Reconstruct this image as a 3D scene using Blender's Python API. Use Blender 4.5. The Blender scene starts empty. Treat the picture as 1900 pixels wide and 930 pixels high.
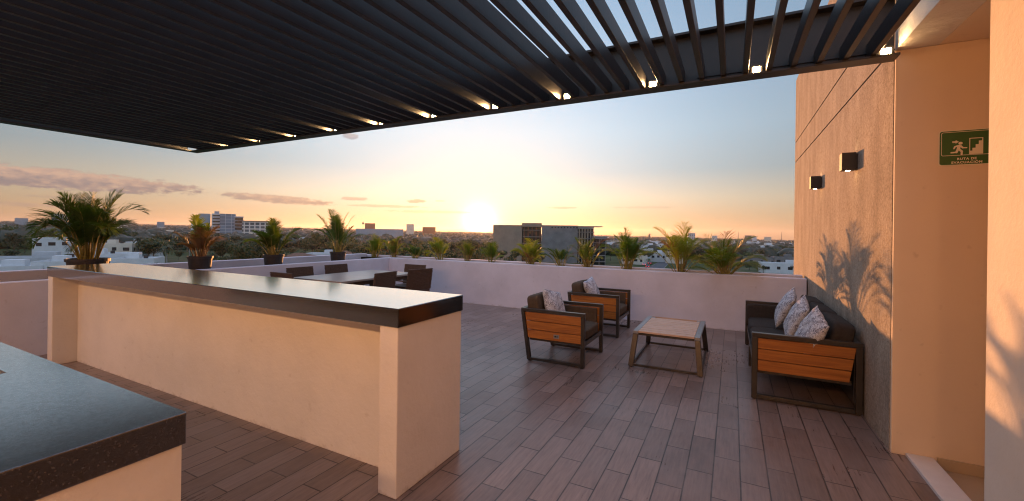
import bpy, bmesh, math, random
import numpy as np
from mathutils import Vector, Matrix
R = math.radians
rnd = random.Random(7)
scene = bpy.context.scene
col = scene.collection

# ------------------------------------------------------------------ constants
FPX, YAW, ROLL, CXP, CYP, EYE = 795.1, 27.246, .75, 950., 431.3, 1.6
SUN_AZ, SUN_EL = -31.6, 1.3          # azimuth east of +Y (negative = towards -X), elevation, degrees
GROUND = -14.0

def ray(px, py=431.0):
    u2 = px-CXP; v2 = CYP-py; r = R(ROLL)
    u = u2*math.cos(r)-v2*math.sin(r); v = u2*math.sin(r)+v2*math.cos(r)
    th = R(YAW); l = u/FPX; w = v/FPX
    return Vector((l*math.cos(th)-math.sin(th), l*math.sin(th)+math.cos(th), w))
def lateral(x, y): return x*math.cos(R(YAW))+y*math.sin(R(YAW))
def gz(x, y): return GROUND-.0115*lateral(x, y)          # the plain rises gently to the south-west
def spot(px, t):                                          # a place in the city: bearing, distance
    d = ray(px); x, y = d.x*t, d.y*t
    return Vector((x, y, gz(x, y)))

# ------------------------------------------------------------------ materials
def mat(name):
    m = bpy.data.materials.new(name); m.use_nodes = True
    nt = m.node_tree; b = nt.nodes['Principled BSDF']
    return m, nt, b
def N(nt, t, **kw):
    n = nt.nodes.new(t)
    for k, v in kw.items(): setattr(n, k, v)
    return n
def L(nt, a, b): nt.links.new(a, b)
def simple(name, c, rough=.6, metal=0., spec=.5, var=.15, scale=8., bump=0., bscale=60., coat=0.):
    m, nt, b = mat(name)
    b.inputs['Roughness'].default_value = rough; b.inputs['Metallic'].default_value = metal
    b.inputs['Specular IOR Level'].default_value = spec; b.inputs['Coat Weight'].default_value = coat
    tc = N(nt, 'ShaderNodeTexCoord'); no = N(nt, 'ShaderNodeTexNoise'); no.inputs['Scale'].default_value = scale
    no.inputs['Detail'].default_value = 6; no.inputs['Roughness'].default_value = .65
    L(nt, tc.outputs['Object'], no.inputs['Vector'])
    cr = N(nt, 'ShaderNodeValToRGB')
    cr.color_ramp.elements[0].position = .3; cr.color_ramp.elements[1].position = .7
    cr.color_ramp.elements[0].color = (*[max(0, x*(1-var)) for x in c], 1)
    cr.color_ramp.elements[1].color = (*[min(1, x*(1+var)) for x in c], 1)
    L(nt, no.outputs['Fac'], cr.inputs['Fac']); L(nt, cr.outputs['Color'], b.inputs['Base Color'])
    if bump:
        n2 = N(nt, 'ShaderNodeTexNoise'); n2.inputs['Scale'].default_value = bscale; n2.inputs['Detail'].default_value = 5
        L(nt, tc.outputs['Object'], n2.inputs['Vector'])
        bp = N(nt, 'ShaderNodeBump'); bp.inputs['Strength'].default_value = bump; bp.inputs['Distance'].default_value = .01
        L(nt, n2.outputs['Fac'], bp.inputs['Height']); L(nt, bp.outputs['Normal'], b.inputs['Normal'])
    return m

def plaster(name, c, bump=.5, stain=.10):
    m, nt, b = mat(name); b.inputs['Roughness'].default_value = .75; b.inputs['Specular IOR Level'].default_value = .25
    tc = N(nt, 'ShaderNodeTexCoord')
    n1 = N(nt, 'ShaderNodeTexNoise'); n1.inputs['Scale'].default_value = 1.7; n1.inputs['Detail'].default_value = 8; n1.inputs['Roughness'].default_value = .6
    L(nt, tc.outputs['Object'], n1.inputs['Vector'])
    cr = N(nt, 'ShaderNodeValToRGB'); cr.color_ramp.elements[0].position = .32; cr.color_ramp.elements[1].position = .62
    cr.color_ramp.elements[0].color = (*[x*(1-stain) for x in c], 1); cr.color_ramp.elements[1].color = (*c, 1)
    L(nt, n1.outputs['Fac'], cr.inputs['Fac'])
    # small scuffs and specks
    n3 = N(nt, 'ShaderNodeTexNoise'); n3.inputs['Scale'].default_value = 14; n3.inputs['Detail'].default_value = 10
    L(nt, tc.outputs['Object'], n3.inputs['Vector'])
    c3 = N(nt, 'ShaderNodeValToRGB'); c3.color_ramp.elements[0].position = .24; c3.color_ramp.elements[1].position = .34
    c3.color_ramp.elements[0].color = (.62, .56, .5, 1); c3.color_ramp.elements[1].color = (1, 1, 1, 1)
    L(nt, n3.outputs['Fac'], c3.inputs['Fac'])
    mx = N(nt, 'ShaderNodeMixRGB', blend_type='MULTIPLY'); mx.inputs['Fac'].default_value = .3
    L(nt, cr.outputs['Color'], mx.inputs['Color1']); L(nt, c3.outputs['Color'], mx.inputs['Color2'])
    ge = N(nt, 'ShaderNodeNewGeometry'); sz = N(nt, 'ShaderNodeSeparateXYZ'); L(nt, ge.outputs['Position'], sz.inputs[0])
    n5 = N(nt, 'ShaderNodeTexNoise'); n5.inputs['Scale'].default_value = 7; n5.inputs['Detail'].default_value = 9; n5.inputs['Roughness'].default_value = .75; L(nt, ge.outputs['Position'], n5.inputs['Vector'])
    th = N(nt, 'ShaderNodeMath', operation='MULTIPLY_ADD'); th.inputs[1].default_value = -4.5; L(nt, sz.outputs['Z'], th.inputs[0]); L(nt, n5.outputs['Fac'], th.inputs[2])
    gr = N(nt, 'ShaderNodeValToRGB'); gr.color_ramp.elements[0].position = .42; gr.color_ramp.elements[1].position = .62
    gr.color_ramp.elements[0].color = (0, 0, 0, 1); gr.color_ramp.elements[1].color = (.55, .55, .55, 1); L(nt, th.outputs[0], gr.inputs['Fac'])
    mg = N(nt, 'ShaderNodeMixRGB'); mg.inputs['Color2'].default_value = (.34, .28, .22, 1); L(nt, gr.outputs[0], mg.inputs['Fac']); L(nt, mx.outputs['Color'], mg.inputs['Color1'])
    L(nt, mg.outputs['Color'], b.inputs['Base Color'])
    n2 = N(nt, 'ShaderNodeTexNoise'); n2.inputs['Scale'].default_value = 30; n2.inputs['Detail'].default_value = 8; n2.inputs['Roughness'].default_value = .6
    L(nt, tc.outputs['Object'], n2.inputs['Vector'])
    n4 = N(nt, 'ShaderNodeTexNoise'); n4.inputs['Scale'].default_value = 2.5
    L(nt, tc.outputs['Object'], n4.inputs['Vector'])
    ad = N(nt, 'ShaderNodeMath', operation='MULTIPLY_ADD'); ad.inputs[1].default_value = 4.
    L(nt, n4.outputs['Fac'], ad.inputs[0]); L(nt, n2.outputs['Fac'], ad.inputs[2])
    bp = N(nt, 'ShaderNodeBump'); bp.inputs['Strength'].default_value = bump; bp.inputs['Distance'].default_value = .006
    L(nt, ad.outputs[0], bp.inputs['Height']); L(nt, bp.outputs['Normal'], b.inputs['Normal'])
    return m

def m_rough_wall():
    m, nt, b = mat('rough_stucco'); b.inputs['Roughness'].default_value = .85; b.inputs['Specular IOR Level'].default_value = .2
    tc = N(nt, 'ShaderNodeTexCoord')
    n1 = N(nt, 'ShaderNodeTexNoise'); n1.inputs['Scale'].default_value = 2.2; n1.inputs['Detail'].default_value = 9; n1.inputs['Roughness'].default_value = .7
    mp = N(nt, 'ShaderNodeMapping'); mp.inputs['Scale'].default_value = (1, 1.6, .6)
    L(nt, tc.outputs['Object'], mp.inputs['Vector']); L(nt, mp.outputs[0], n1.inputs['Vector'])
    cr = N(nt, 'ShaderNodeValToRGB'); cr.color_ramp.elements[0].position = .3; cr.color_ramp.elements[1].position = .7
    cr.color_ramp.elements[0].color = (.26, .225, .185, 1); cr.color_ramp.elements[1].color = (.49, .43, .355, 1)
    L(nt, n1.outputs['Fac'], cr.inputs['Fac'])
    vo = N(nt, 'ShaderNodeTexVoronoi', feature='DISTANCE_TO_EDGE'); vo.inputs['Scale'].default_value = 17
    nw = N(nt, 'ShaderNodeTexNoise'); nw.inputs['Scale'].default_value = 9; nw.inputs['Detail'].default_value = 3
    L(nt, tc.outputs['Object'], nw.inputs['Vector'])
    mw = N(nt, 'ShaderNodeMixRGB'); mw.inputs['Fac'].default_value = .12
    L(nt, tc.outputs['Object'], mw.inputs['Color1']); L(nt, nw.outputs['Color'], mw.inputs['Color2']); L(nt, mw.outputs[0], vo.inputs['Vector'])
    c2 = N(nt, 'ShaderNodeValToRGB'); c2.color_ramp.elements[0].position = 0; c2.color_ramp.elements[1].position = .045
    c2.color_ramp.elements[0].color = (.72, .68, .64, 1); c2.color_ramp.elements[1].color = (1, 1, 1, 1)
    L(nt, vo.outputs['Distance'], c2.inputs['Fac'])
    mx = N(nt, 'ShaderNodeMixRGB', blend_type='MULTIPLY'); mx.inputs['Fac'].default_value = .9
    L(nt, cr.outputs['Color'], mx.inputs['Color1']); L(nt, c2.outputs['Color'], mx.inputs['Color2']); L(nt, mx.outputs[0], b.inputs['Base Color'])
    n2 = N(nt, 'ShaderNodeTexNoise'); n2.inputs['Scale'].default_value = 34; n2.inputs['Detail'].default_value = 8; n2.inputs['Roughness'].default_value = .75
    L(nt, tc.outputs['Object'], n2.inputs['Vector'])
    cs = N(nt, 'ShaderNodeValToRGB'); cs.color_ramp.elements[0].position = .36; cs.color_ramp.elements[1].position = .62; cs.color_ramp.elements[0].color = (.70, .67, .64, 1); cs.color_ramp.elements[1].color = (1.12, 1.1, 1.08, 1)
    L(nt, n2.outputs['Fac'], cs.inputs['Fac']); ms = N(nt, 'ShaderNodeMixRGB', blend_type='MULTIPLY'); ms.inputs['Fac'].default_value = 1
    L(nt, mx.outputs[0], ms.inputs['Color1']); L(nt, cs.outputs[0], ms.inputs['Color2']); L(nt, ms.outputs[0], b.inputs['Base Color'])
    bp = N(nt, 'ShaderNodeBump'); bp.inputs['Strength'].default_value = .9; bp.inputs['Distance'].default_value = .008
    L(nt, n2.outputs['Fac'], bp.inputs['Height'])
    bp2 = N(nt, 'ShaderNodeBump'); bp2.inputs['Strength'].default_value = .4; bp2.inputs['Distance'].default_value = .004
    L(nt, c2.outputs['Color'], bp2.inputs['Height']); L(nt, bp.outputs['Normal'], bp2.inputs['Normal'])
    L(nt, bp2.outputs['Normal'], b.inputs['Normal'])
    return m

def m_deck():
    m, nt, b = mat('wood_look_tile')
    tc = N(nt, 'ShaderNodeTexCoord'); sp = N(nt, 'ShaderNodeSeparateXYZ'); L(nt, tc.outputs['Object'], sp.inputs[0])
    cb = N(nt, 'ShaderNodeCombineXYZ')
    ax = N(nt, 'ShaderNodeMath', operation='ADD'); ax.inputs[1].default_value = 20-.015      # rows across X
    ay = N(nt, 'ShaderNodeMath', operation='ADD'); ay.inputs[1].default_value = 20+.27
    L(nt, sp.outputs['Y'], ay.inputs[0]); L(nt, sp.outputs['X'], ax.inputs[0])
    L(nt, ay.outputs[0], cb.inputs['X']); L(nt, ax.outputs[0], cb.inputs['Y'])
    def brick(c1, c2, mo, ms=.0035):
        br = N(nt, 'ShaderNodeTexBrick'); br.offset = .5; br.offset_frequency = 2
        br.inputs['Scale'].default_value = 1; br.inputs['Brick Width'].default_value = .545; br.inputs['Row Height'].default_value = .163
        br.inputs['Mortar Size'].default_value = ms; br.inputs['Mortar Smooth'].default_value = .3; br.inputs['Bias'].default_value = 0
        br.inputs['Color1'].default_value = c1; br.inputs['Color2'].default_value = c2; br.inputs['Mortar'].default_value = mo
        L(nt, cb.outputs[0], br.inputs['Vector']); return br
    b1 = brick((.168, .118, .098, 1), (.255, .186, .160, 1), (.035, .023, .019, 1), .005)
    idb = brick((0, 0, 0, 1), (1, 1, 1, 1), (.5, .5, .5, 1), 0.)
    # grain, stretched along the plank and shifted from plank to plank
    gv = N(nt, 'ShaderNodeCombineXYZ'); sc = N(nt, 'ShaderNodeMath', operation='MULTIPLY'); sc.inputs[1].default_value = 37.
    L(nt, idb.outputs['Color'], sc.inputs[0])
    gx = N(nt, 'ShaderNodeMath', operation='MULTIPLY'); gx.inputs[1].default_value = 55.; L(nt, sp.outputs['X'], gx.inputs[0])
    gy = N(nt, 'ShaderNodeMath', operation='MULTIPLY'); gy.inputs[1].default_value = 5.; L(nt, sp.outputs['Y'], gy.inputs[0])
    L(nt, gx.outputs[0], gv.inputs['X']); L(nt, gy.outputs[0], gv.inputs['Y']); L(nt, sc.outputs[0], gv.inputs['Z'])
    gn = N(nt, 'ShaderNodeTexNoise'); gn.inputs['Scale'].default_value = 1; gn.inputs['Detail'].default_value = 7; gn.inputs['Roughness'].default_value = .6; gn.inputs['Distortion'].default_value = .12
    L(nt, gv.outputs[0], gn.inputs['Vector'])
    gr = N(nt, 'ShaderNodeValToRGB'); gr.color_ramp.elements[0].position = .28; gr.color_ramp.elements[1].position = .72
    gr.color_ramp.elements[0].color = (.66, .64, .63, 1); gr.color_ramp.elements[1].color = (1.2, 1.2, 1.2, 1)
    L(nt, gn.outputs['Fac'], gr.inputs['Fac'])
    mx = N(nt, 'ShaderNodeMixRGB', blend_type='MULTIPLY'); mx.inputs['Fac'].default_value = .9
    L(nt, b1.outputs['Color'], mx.inputs['Color1']); L(nt, gr.outputs['Color'], mx.inputs['Color2'])
    # dusty film, footprints and dried water
    dn = N(nt, 'ShaderNodeTexNoise'); dn.inputs['Scale'].default_value = 2.3; dn.inputs['Detail'].default_value = 9; dn.inputs['Roughness'].default_value = .68
    L(nt, tc.outputs['Object'], dn.inputs['Vector'])
    dr = N(nt, 'ShaderNodeValToRGB'); dr.color_ramp.elements[0].position = .42; dr.color_ramp.elements[1].position = .78
    dr.color_ramp.elements[0].color = (0, 0, 0, 1); dr.color_ramp.elements[1].color = (.5, .5, .5, 1)
    L(nt, dn.outputs['Fac'], dr.inputs['Fac'])
    m2 = N(nt, 'ShaderNodeMixRGB'); m2.inputs['Color2'].default_value = (.26, .21, .19, 1)
    L(nt, dr.outputs['Color'], m2.inputs['Fac']); L(nt, mx.outputs[0], m2.inputs['Color1']); L(nt, m2.outputs[0], b.inputs['Base Color'])
    sn = N(nt, 'ShaderNodeTexNoise'); sn.inputs['Scale'].default_value = .9; sn.inputs['Detail'].default_value = 11; sn.inputs['Roughness'].default_value = .72; sn.inputs['Distortion'].default_value = .4
    L(nt, tc.outputs['Object'], sn.inputs['Vector'])
    rr = N(nt, 'ShaderNodeMapRange'); rr.inputs['From Min'].default_value = .3; rr.inputs['From Max'].default_value = .7; rr.inputs['To Min'].default_value = .21; rr.inputs['To Max'].default_value = .46
    ra = N(nt, 'ShaderNodeMath', operation='MULTIPLY_ADD'); ra.inputs[1].default_value = .35; L(nt, gn.outputs['Fac'], ra.inputs[0])
    rb = N(nt, 'ShaderNodeMath', operation='MULTIPLY'); rb.inputs[1].default_value = .65; L(nt, sn.outputs['Fac'], rb.inputs[0]); L(nt, rb.outputs[0], ra.inputs[2])
    L(nt, ra.outputs[0], rr.inputs['Value']); L(nt, rr.outputs[0], b.inputs['Roughness'])
    b.inputs['Specular IOR Level'].default_value = .5
    hh = N(nt, 'ShaderNodeMath', operation='MULTIPLY_ADD'); hh.inputs[1].default_value = -1.
    L(nt, b1.outputs['Fac'], hh.inputs[0]); g2 = N(nt, 'ShaderNodeMath', operation='MULTIPLY'); g2.inputs[1].default_value = .25
    L(nt, gn.outputs['Fac'], g2.inputs[0]); L(nt, g2.outputs[0], hh.inputs[2])
    bp = N(nt, 'ShaderNodeBump'); bp.inputs['Strength'].default_value = .5; bp.inputs['Distance'].default_value = .003
    L(nt, hh.outputs[0], bp.inputs['Height']); L(nt, bp.outputs['Normal'], b.inputs['Normal'])
    return m

def m_granite(name, rough, grain=.85, bump=.06, expo=1.6):
    m, nt, b = mat(name); b.inputs['Roughness'].default_value = rough; b.inputs['IOR'].default_value = 1.6
    tc = N(nt, 'ShaderNodeTexCoord')
    a = N(nt, 'ShaderNodeTexNoise'); a.inputs['Scale'].default_value = 62; a.inputs['Detail'].default_value = 5; a.inputs['Roughness'].default_value = .8
    c = N(nt, 'ShaderNodeTexVoronoi'); c.inputs['Scale'].default_value = 230; c.inputs['Randomness'].default_value = 1
    L(nt, tc.outputs['Object'], a.inputs['Vector']); L(nt, tc.outputs['Object'], c.inputs['Vector'])
    r1 = N(nt, 'ShaderNodeValToRGB'); r1.color_ramp.elements[0].position = .42; r1.color_ramp.elements[1].position = .72
    r1.color_ramp.elements[0].color = (.007, .006, .006, 1); r1.color_ramp.elements[1].color = (.024, .022, .021, 1)
    L(nt, a.outputs['Fac'], r1.inputs['Fac'])
    sp = N(nt, 'ShaderNodeSeparateColor'); L(nt, c.outputs['Color'], sp.inputs[0])
    r2 = N(nt, 'ShaderNodeValToRGB'); r2.color_ramp.elements[0].position = .86; r2.color_ramp.elements[1].position = .96
    r2.color_ramp.elements[0].color = (0, 0, 0, 1); r2.color_ramp.elements[1].color = (.045, .042, .041, 1)
    L(nt, sp.outputs[0], r2.inputs['Fac'])
    ad = N(nt, 'ShaderNodeMixRGB', blend_type='ADD'); ad.inputs['Fac'].default_value = 1
    L(nt, r1.outputs[0], ad.inputs['Color1']); L(nt, r2.outputs[0], ad.inputs['Color2']); L(nt, ad.outputs[0], b.inputs['Base Color'])
    bp = N(nt, 'ShaderNodeBump'); bp.inputs['Strength'].default_value = bump; bp.inputs['Distance'].default_value = .001
    L(nt, a.outputs['Fac'], bp.inputs['Height']); L(nt, bp.outputs['Normal'], b.inputs['Normal'])
    gl = N(nt, 'ShaderNodeBsdfGlossy'); gl.inputs['Roughness'].default_value = rough; gl.inputs['Color'].default_value = (.97, .97, .97, 1); L(nt, bp.outputs['Normal'], gl.inputs['Normal'])
    lw = N(nt, 'ShaderNodeLayerWeight'); lw.inputs['Blend'].default_value = .5; L(nt, bp.outputs['Normal'], lw.inputs['Normal'])
    pw = N(nt, 'ShaderNodeMath', operation='POWER'); pw.inputs[1].default_value = expo; L(nt, lw.outputs['Facing'], pw.inputs[0])
    gm = N(nt, 'ShaderNodeMapRange'); gm.inputs['From Min'].default_value = .38; gm.inputs['From Max'].default_value = .66; gm.inputs['To Min'].default_value = 1.0; gm.inputs['To Max'].default_value = grain; L(nt, a.outputs['Fac'], gm.inputs['Value'])
    pm = N(nt, 'ShaderNodeMath', operation='MULTIPLY'); L(nt, pw.outputs[0], pm.inputs[0]); L(nt, gm.outputs[0], pm.inputs[1])
    mx = N(nt, 'ShaderNodeMixShader'); L(nt, pm.outputs[0], mx.inputs[0]); L(nt, b.outputs[0], mx.inputs[1]); L(nt, gl.outputs[0], mx.inputs[2]); L(nt, mx.outputs[0], nt.nodes['Material Output'].inputs['Surface'])
    return m

def m_wood(name, c1, c2, rough=.45, axis='X'):
    m, nt, b = mat(name); b.inputs['Roughness'].default_value = rough
    tc = N(nt, 'ShaderNodeTexCoord'); mp = N(nt, 'ShaderNodeMapping')
    s = {'X': (2.2, 40, 40), 'Y': (40, 2.2, 40)}[axis]; mp.inputs['Scale'].default_value = s
    L(nt, tc.outputs['Object'], mp.inputs['Vector'])
    n = N(nt, 'ShaderNodeTexNoise'); n.inputs['Scale'].default_value = 1; n.inputs['Detail'].default_value = 7; n.inputs['Distortion'].default_value = 1.2
    L(nt, mp.outputs[0], n.inputs['Vector'])
    cr = N(nt, 'ShaderNodeValToRGB'); cr.color_ramp.elements[0].position = .3; cr.color_ramp.elements[1].position = .7
    cr.color_ramp.elements[0].color = (*c1, 1); cr.color_ramp.elements[1].color = (*c2, 1)
    L(nt, n.outputs['Fac'], cr.inputs['Fac']); L(nt, cr.outputs[0], b.inputs['Base Color'])
    bp = N(nt, 'ShaderNodeBump'); bp.inputs['Strength'].default_value = .2; bp.inputs['Distance'].default_value = .002
    L(nt, n.outputs['Fac'], bp.inputs['Height']); L(nt, bp.outputs['Normal'], b.inputs['Normal'])
    return m

def m_leaf(name, c1, c2, trans=.45, scale=3.):
    m, nt, b = mat(name); out = nt.nodes['Material Output']
    b.inputs['Roughness'].default_value = .45
    tc = N(nt, 'ShaderNodeTexCoord'); n = N(nt, 'ShaderNodeTexNoise'); n.inputs['Scale'].default_value = scale; n.inputs['Detail'].default_value = 4
    L(nt, tc.outputs['Object'], n.inputs['Vector'])
    oi = N(nt, 'ShaderNodeObjectInfo'); ma = N(nt, 'ShaderNodeMath', operation='MULTIPLY_ADD'); ma.inputs[1].default_value = .35; ma.inputs[2].default_value = -.17
    L(nt, oi.outputs['Random'], ma.inputs[0]); a2 = N(nt, 'ShaderNodeMath', operation='ADD'); L(nt, ma.outputs[0], a2.inputs[0]); L(nt, n.outputs['Fac'], a2.inputs[1])
    cr = N(nt, 'ShaderNodeValToRGB'); cr.color_ramp.elements[0].position = .3; cr.color_ramp.elements[1].position = .72
    cr.color_ramp.elements[0].color = (*c1, 1); cr.color_ramp.elements[1].color = (*c2, 1)
    L(nt, a2.outputs[0], cr.inputs['Fac']); L(nt, cr.outputs[0], b.inputs['Base Color'])
    t = N(nt, 'ShaderNodeBsdfTranslucent'); br = N(nt, 'ShaderNodeMixRGB', blend_type='MULTIPLY'); br.inputs['Fac'].default_value = 1; br.inputs['Color2'].default_value = (1.45, 1.75, .55, 1)
    L(nt, cr.outputs[0], br.inputs['Color1']); L(nt, br.outputs[0], t.inputs['Color'])
    mx = N(nt, 'ShaderNodeMixShader'); mx.inputs[0].default_value = trans
    L(nt, b.outputs[0], mx.inputs[1]); L(nt, t.outputs[0], mx.inputs[2]); L(nt, mx.outputs[0], out.inputs['Surface'])
    return m

def m_emit(name, c, s):
    m, nt, b = mat(name); b.inputs['Base Color'].default_value = (*c, 1)
    b.inputs['Emission Color'].default_value = (*c, 1); b.inputs['Emission Strength'].default_value = s
    return m

def m_floral():
    m, nt, b = mat('printed_cushion_cloth'); b.inputs['Roughness'].default_value = .9; b.inputs['Specular IOR Level'].default_value = .1
    tc = N(nt, 'ShaderNodeTexCoord')
    nw = N(nt, 'ShaderNodeTexNoise'); nw.inputs['Scale'].default_value = 11; nw.inputs['Detail'].default_value = 2
    L(nt, tc.outputs['Object'], nw.inputs['Vector'])
    mw = N(nt, 'ShaderNodeMixRGB'); mw.inputs['Fac'].default_value = .22; L(nt, tc.outputs['Object'], mw.inputs['Color1']); L(nt, nw.outputs['Color'], mw.inputs['Color2'])
    vo = N(nt, 'ShaderNodeTexVoronoi', feature='DISTANCE_TO_EDGE'); vo.inputs['Scale'].default_value = 26; L(nt, mw.outputs[0], vo.inputs['Vector'])
    c = N(nt, 'ShaderNodeValToRGB'); e = c.color_ramp.elements; e[0].position = 0; e[0].color = (.72, .74, .78, 1); e[1].position = .18; e[1].color = (.10, .10, .13, 1)
    x = e.new(.07); x.color = (.42, .44, .5, 1); x = e.new(.10); x.color = (.22, .22, .27, 1); x = e.new(.3); x.color = (.36, .34, .36, 1)
    L(nt, vo.outputs['Distance'], c.inputs['Fac'])
    n2 = N(nt, 'ShaderNodeTexNoise'); n2.inputs['Scale'].default_value = 16; n2.inputs['Detail'].default_value = 6; L(nt, tc.outputs['Object'], n2.inputs['Vector'])
    c2 = N(nt, 'ShaderNodeValToRGB'); c2.color_ramp.elements[0].position = .45; c2.color_ramp.elements[1].position = .55
    c2.color_ramp.elements[0].color = (0, 0, 0, 1); c2.color_ramp.elements[1].color = (1, 1, 1, 1); L(nt, n2.outputs['Fac'], c2.inputs['Fac'])
    mx = N(nt, 'ShaderNodeMixRGB'); mx.inputs['Color2'].default_value = (.62, .64, .68, 1)
    h = N(nt, 'ShaderNodeMath', operation='MULTIPLY'); h.inputs[1].default_value = .55; L(nt, c2.outputs[0], h.inputs[0])
    L(nt, h.outputs[0], mx.inputs['Fac']); L(nt, c.outputs[0], mx.inputs['Color1']); L(nt, mx.outputs[0], b.inputs['Base Color'])
    return m

def m_facade(name, wall, glass, fw, fh, gap=.25, rough=.7, off=0.):
    """rows of window bands on a far block: one panel of wall and glass, in metres"""
    m, nt, b = mat(name); b.inputs['Roughness'].default_value = rough
    tc = N(nt, 'ShaderNodeTexCoord'); sp = N(nt, 'ShaderNodeSeparateXYZ'); L(nt, tc.outputs['Object'], sp.inputs[0])
    ad = N(nt, 'ShaderNodeMath', operation='ADD'); L(nt, sp.outputs['X'], ad.inputs[0]); L(nt, sp.outputs['Y'], ad.inputs[1])
    cb = N(nt, 'ShaderNodeCombineXYZ'); L(nt, ad.outputs[0], cb.inputs['X']); L(nt, sp.outputs['Z'], cb.inputs['Y'])
    br = N(nt, 'ShaderNodeTexBrick'); br.offset = off; br.inputs['Scale'].default_value = 1; br.inputs['Brick Width'].default_value = fw
    br.inputs['Row Height'].default_value = fh; br.inputs['Mortar Size'].default_value = gap; br.inputs['Mortar Smooth'].default_value = 0
    br.inputs['Color1'].default_value = (*glass, 1); br.inputs['Color2'].default_value = (*[g*.6 for g in glass], 1); br.inputs['Mortar'].default_value = (*wall, 1)
    L(nt, cb.outputs[0], br.inputs['Vector']); L(nt, br.outputs['Color'], b.inputs['Base Color'])
    return m

M = dict(lens2=m_emit('wall_lamp_lens', (1., .66, .36), 5.),
  deck=m_deck(), plaster=plaster('white_plaster', (.74, .70, .66)), plaster2=plaster('parapet_plaster', (.69, .665, .735), .3, .14),
  interior=plaster('cream_interior_paint', (.80, .66, .50), .12, .04), rough=m_rough_wall(),
  granite=m_granite('polished_granite', .12), granite2=m_granite('honed_granite', .17, .50, .25, 1.05),
  steel=simple('dark_bronze_steel', (.022, .018, .016), .42, .0, .5, .2, 5, .05), slat=simple('pergola_slat_paint', (.022, .020, .021), .38, 0, .5, .2, 3, .08, 30),
  frame=simple('furniture_frame_paint', (.050, .043, .036), .34, .35, .5, .2, 9), metal=simple('brushed_grey_metal', (.30, .31, .32), .35, .6, .5, .12, 20),
  teak=m_wood('oiled_teak', (.25, .082, .014), (.43, .160, .027), .42, 'X'), pale=m_wood('weathered_pale_wood', (.46, .31, .22), (.66, .50, .39), .6, 'X'),
  tabletop=m_wood('worn_tabletop', (.30, .24, .20), (.42, .35, .31), .32, 'Y'),
  cloth=simple('dark_grey_outdoor_cloth', (.040, .034, .030), .85, 0, .2, .25, 30, .35, 300), cloth2=simple('brown_grey_outdoor_cloth', (.085, .062, .042), .85, 0, .2, .2, 20, .35, 300),
  floral=m_floral(), wicker=simple('woven_brown_strap', (.085, .046, .027), .5, 0, .4, .35, 40, .5, 140),
  pot=simple('black_nursery_pot', (.030, .022, .020), .5, 0, .5, .3, 12, .1), soil=simple('dark_soil', (.035, .024, .016), .95, 0, .1, .5, 30, .8, 40),
  palm=m_leaf('palm_leaf', (.035, .060, .010), (.115, .150, .020), .45), palm2=m_leaf('young_palm_leaf', (.06, .085, .012), (.20, .20, .025), .5),
  dry=m_leaf('dried_palm_leaf', (.10, .045, .018), (.26, .13, .05), .35), stem=simple('palm_stem', (.26, .20, .04), .5, 0, .4, .5, 15),
  drystem=simple('dried_stem', (.20, .11, .05), .7, 0, .2, .4, 15),
  tree=[m_leaf('tree_leaf_dark', (.018, .030, .010), (.055, .075, .020), .2, .5), m_leaf('tree_leaf_olive', (.03, .042, .013), (.085, .095, .028), .22, .5), m_leaf('tree_leaf_brownish', (.045, .038, .018), (.11, .085, .035), .2, .5)],
  bark=simple('tree_bark', (.12, .095, .07), .9, 0, .2, .3, 4), palmtrunk=simple('grey_palm_trunk', (.30, .28, .26), .8, 0, .2, .2, 3),
  wood_far=m_leaf('far_canopy', (.018, .024, .010), (.070, .068, .026), .1, .02),
  glassd=simple('dark_window_glass', (.02, .024, .03), .12, 0, .6, .3, 2), white=simple('white_housepaint', (.56, .58, .60), .7, 0, .3, .1, .3), cream=simple('cream_housepaint', (.60, .54, .46), .75, 0, .3, .1, .3),
  beigec=simple('beige_render', (.27, .215, .17), .85, 0, .2, .15, .25, .2, 3), greyc=simple('grey_concrete', (.19, .185, .185), .85, 0, .2, .22, .25, .2, 3), bluec=simple('blue_grey_cladding', (.26, .31, .37), .6, 0, .4, .1, .1),
  tile=simple('brown_roof_tile', (.17, .095, .07), .85, 0, .2, .2, 1.5, .6, 6), redb=simple('red_brown_cladding', (.28, .12, .08), .8, 0, .3, .1, .1),
  gravel=simple('dark_trough_gravel', (.045, .04, .042), .9, 0, .1, .6, 25, 1., 50), sill=simple('white_marble', (.72, .71, .70), .3, 0, .5, .06, 6),
  cream_tile=simple('cream_floor_tile', (.52, .42, .29), .4, 0, .4, .05, 2), lens=m_emit('lamp_lens', (1., .60, .26), 28.), black=simple('black_lamp_metal', (.010, .010, .011), .45, 0, .5, .2, 8),
  signg=simple('sign_green', (.012, .115, .028), .35, 0, .5, .05, 3), signc=simple('sign_cream', (.80, .76, .62), .5, 0, .4, .05, 3),
  asphalt=simple('asphalt', (.085, .090, .10), .9, 0, .2, .15, .2), pvc=simple('grey_roof_membrane', (.42, .44, .46), .7, 0, .3, .15, .3),
)

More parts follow.
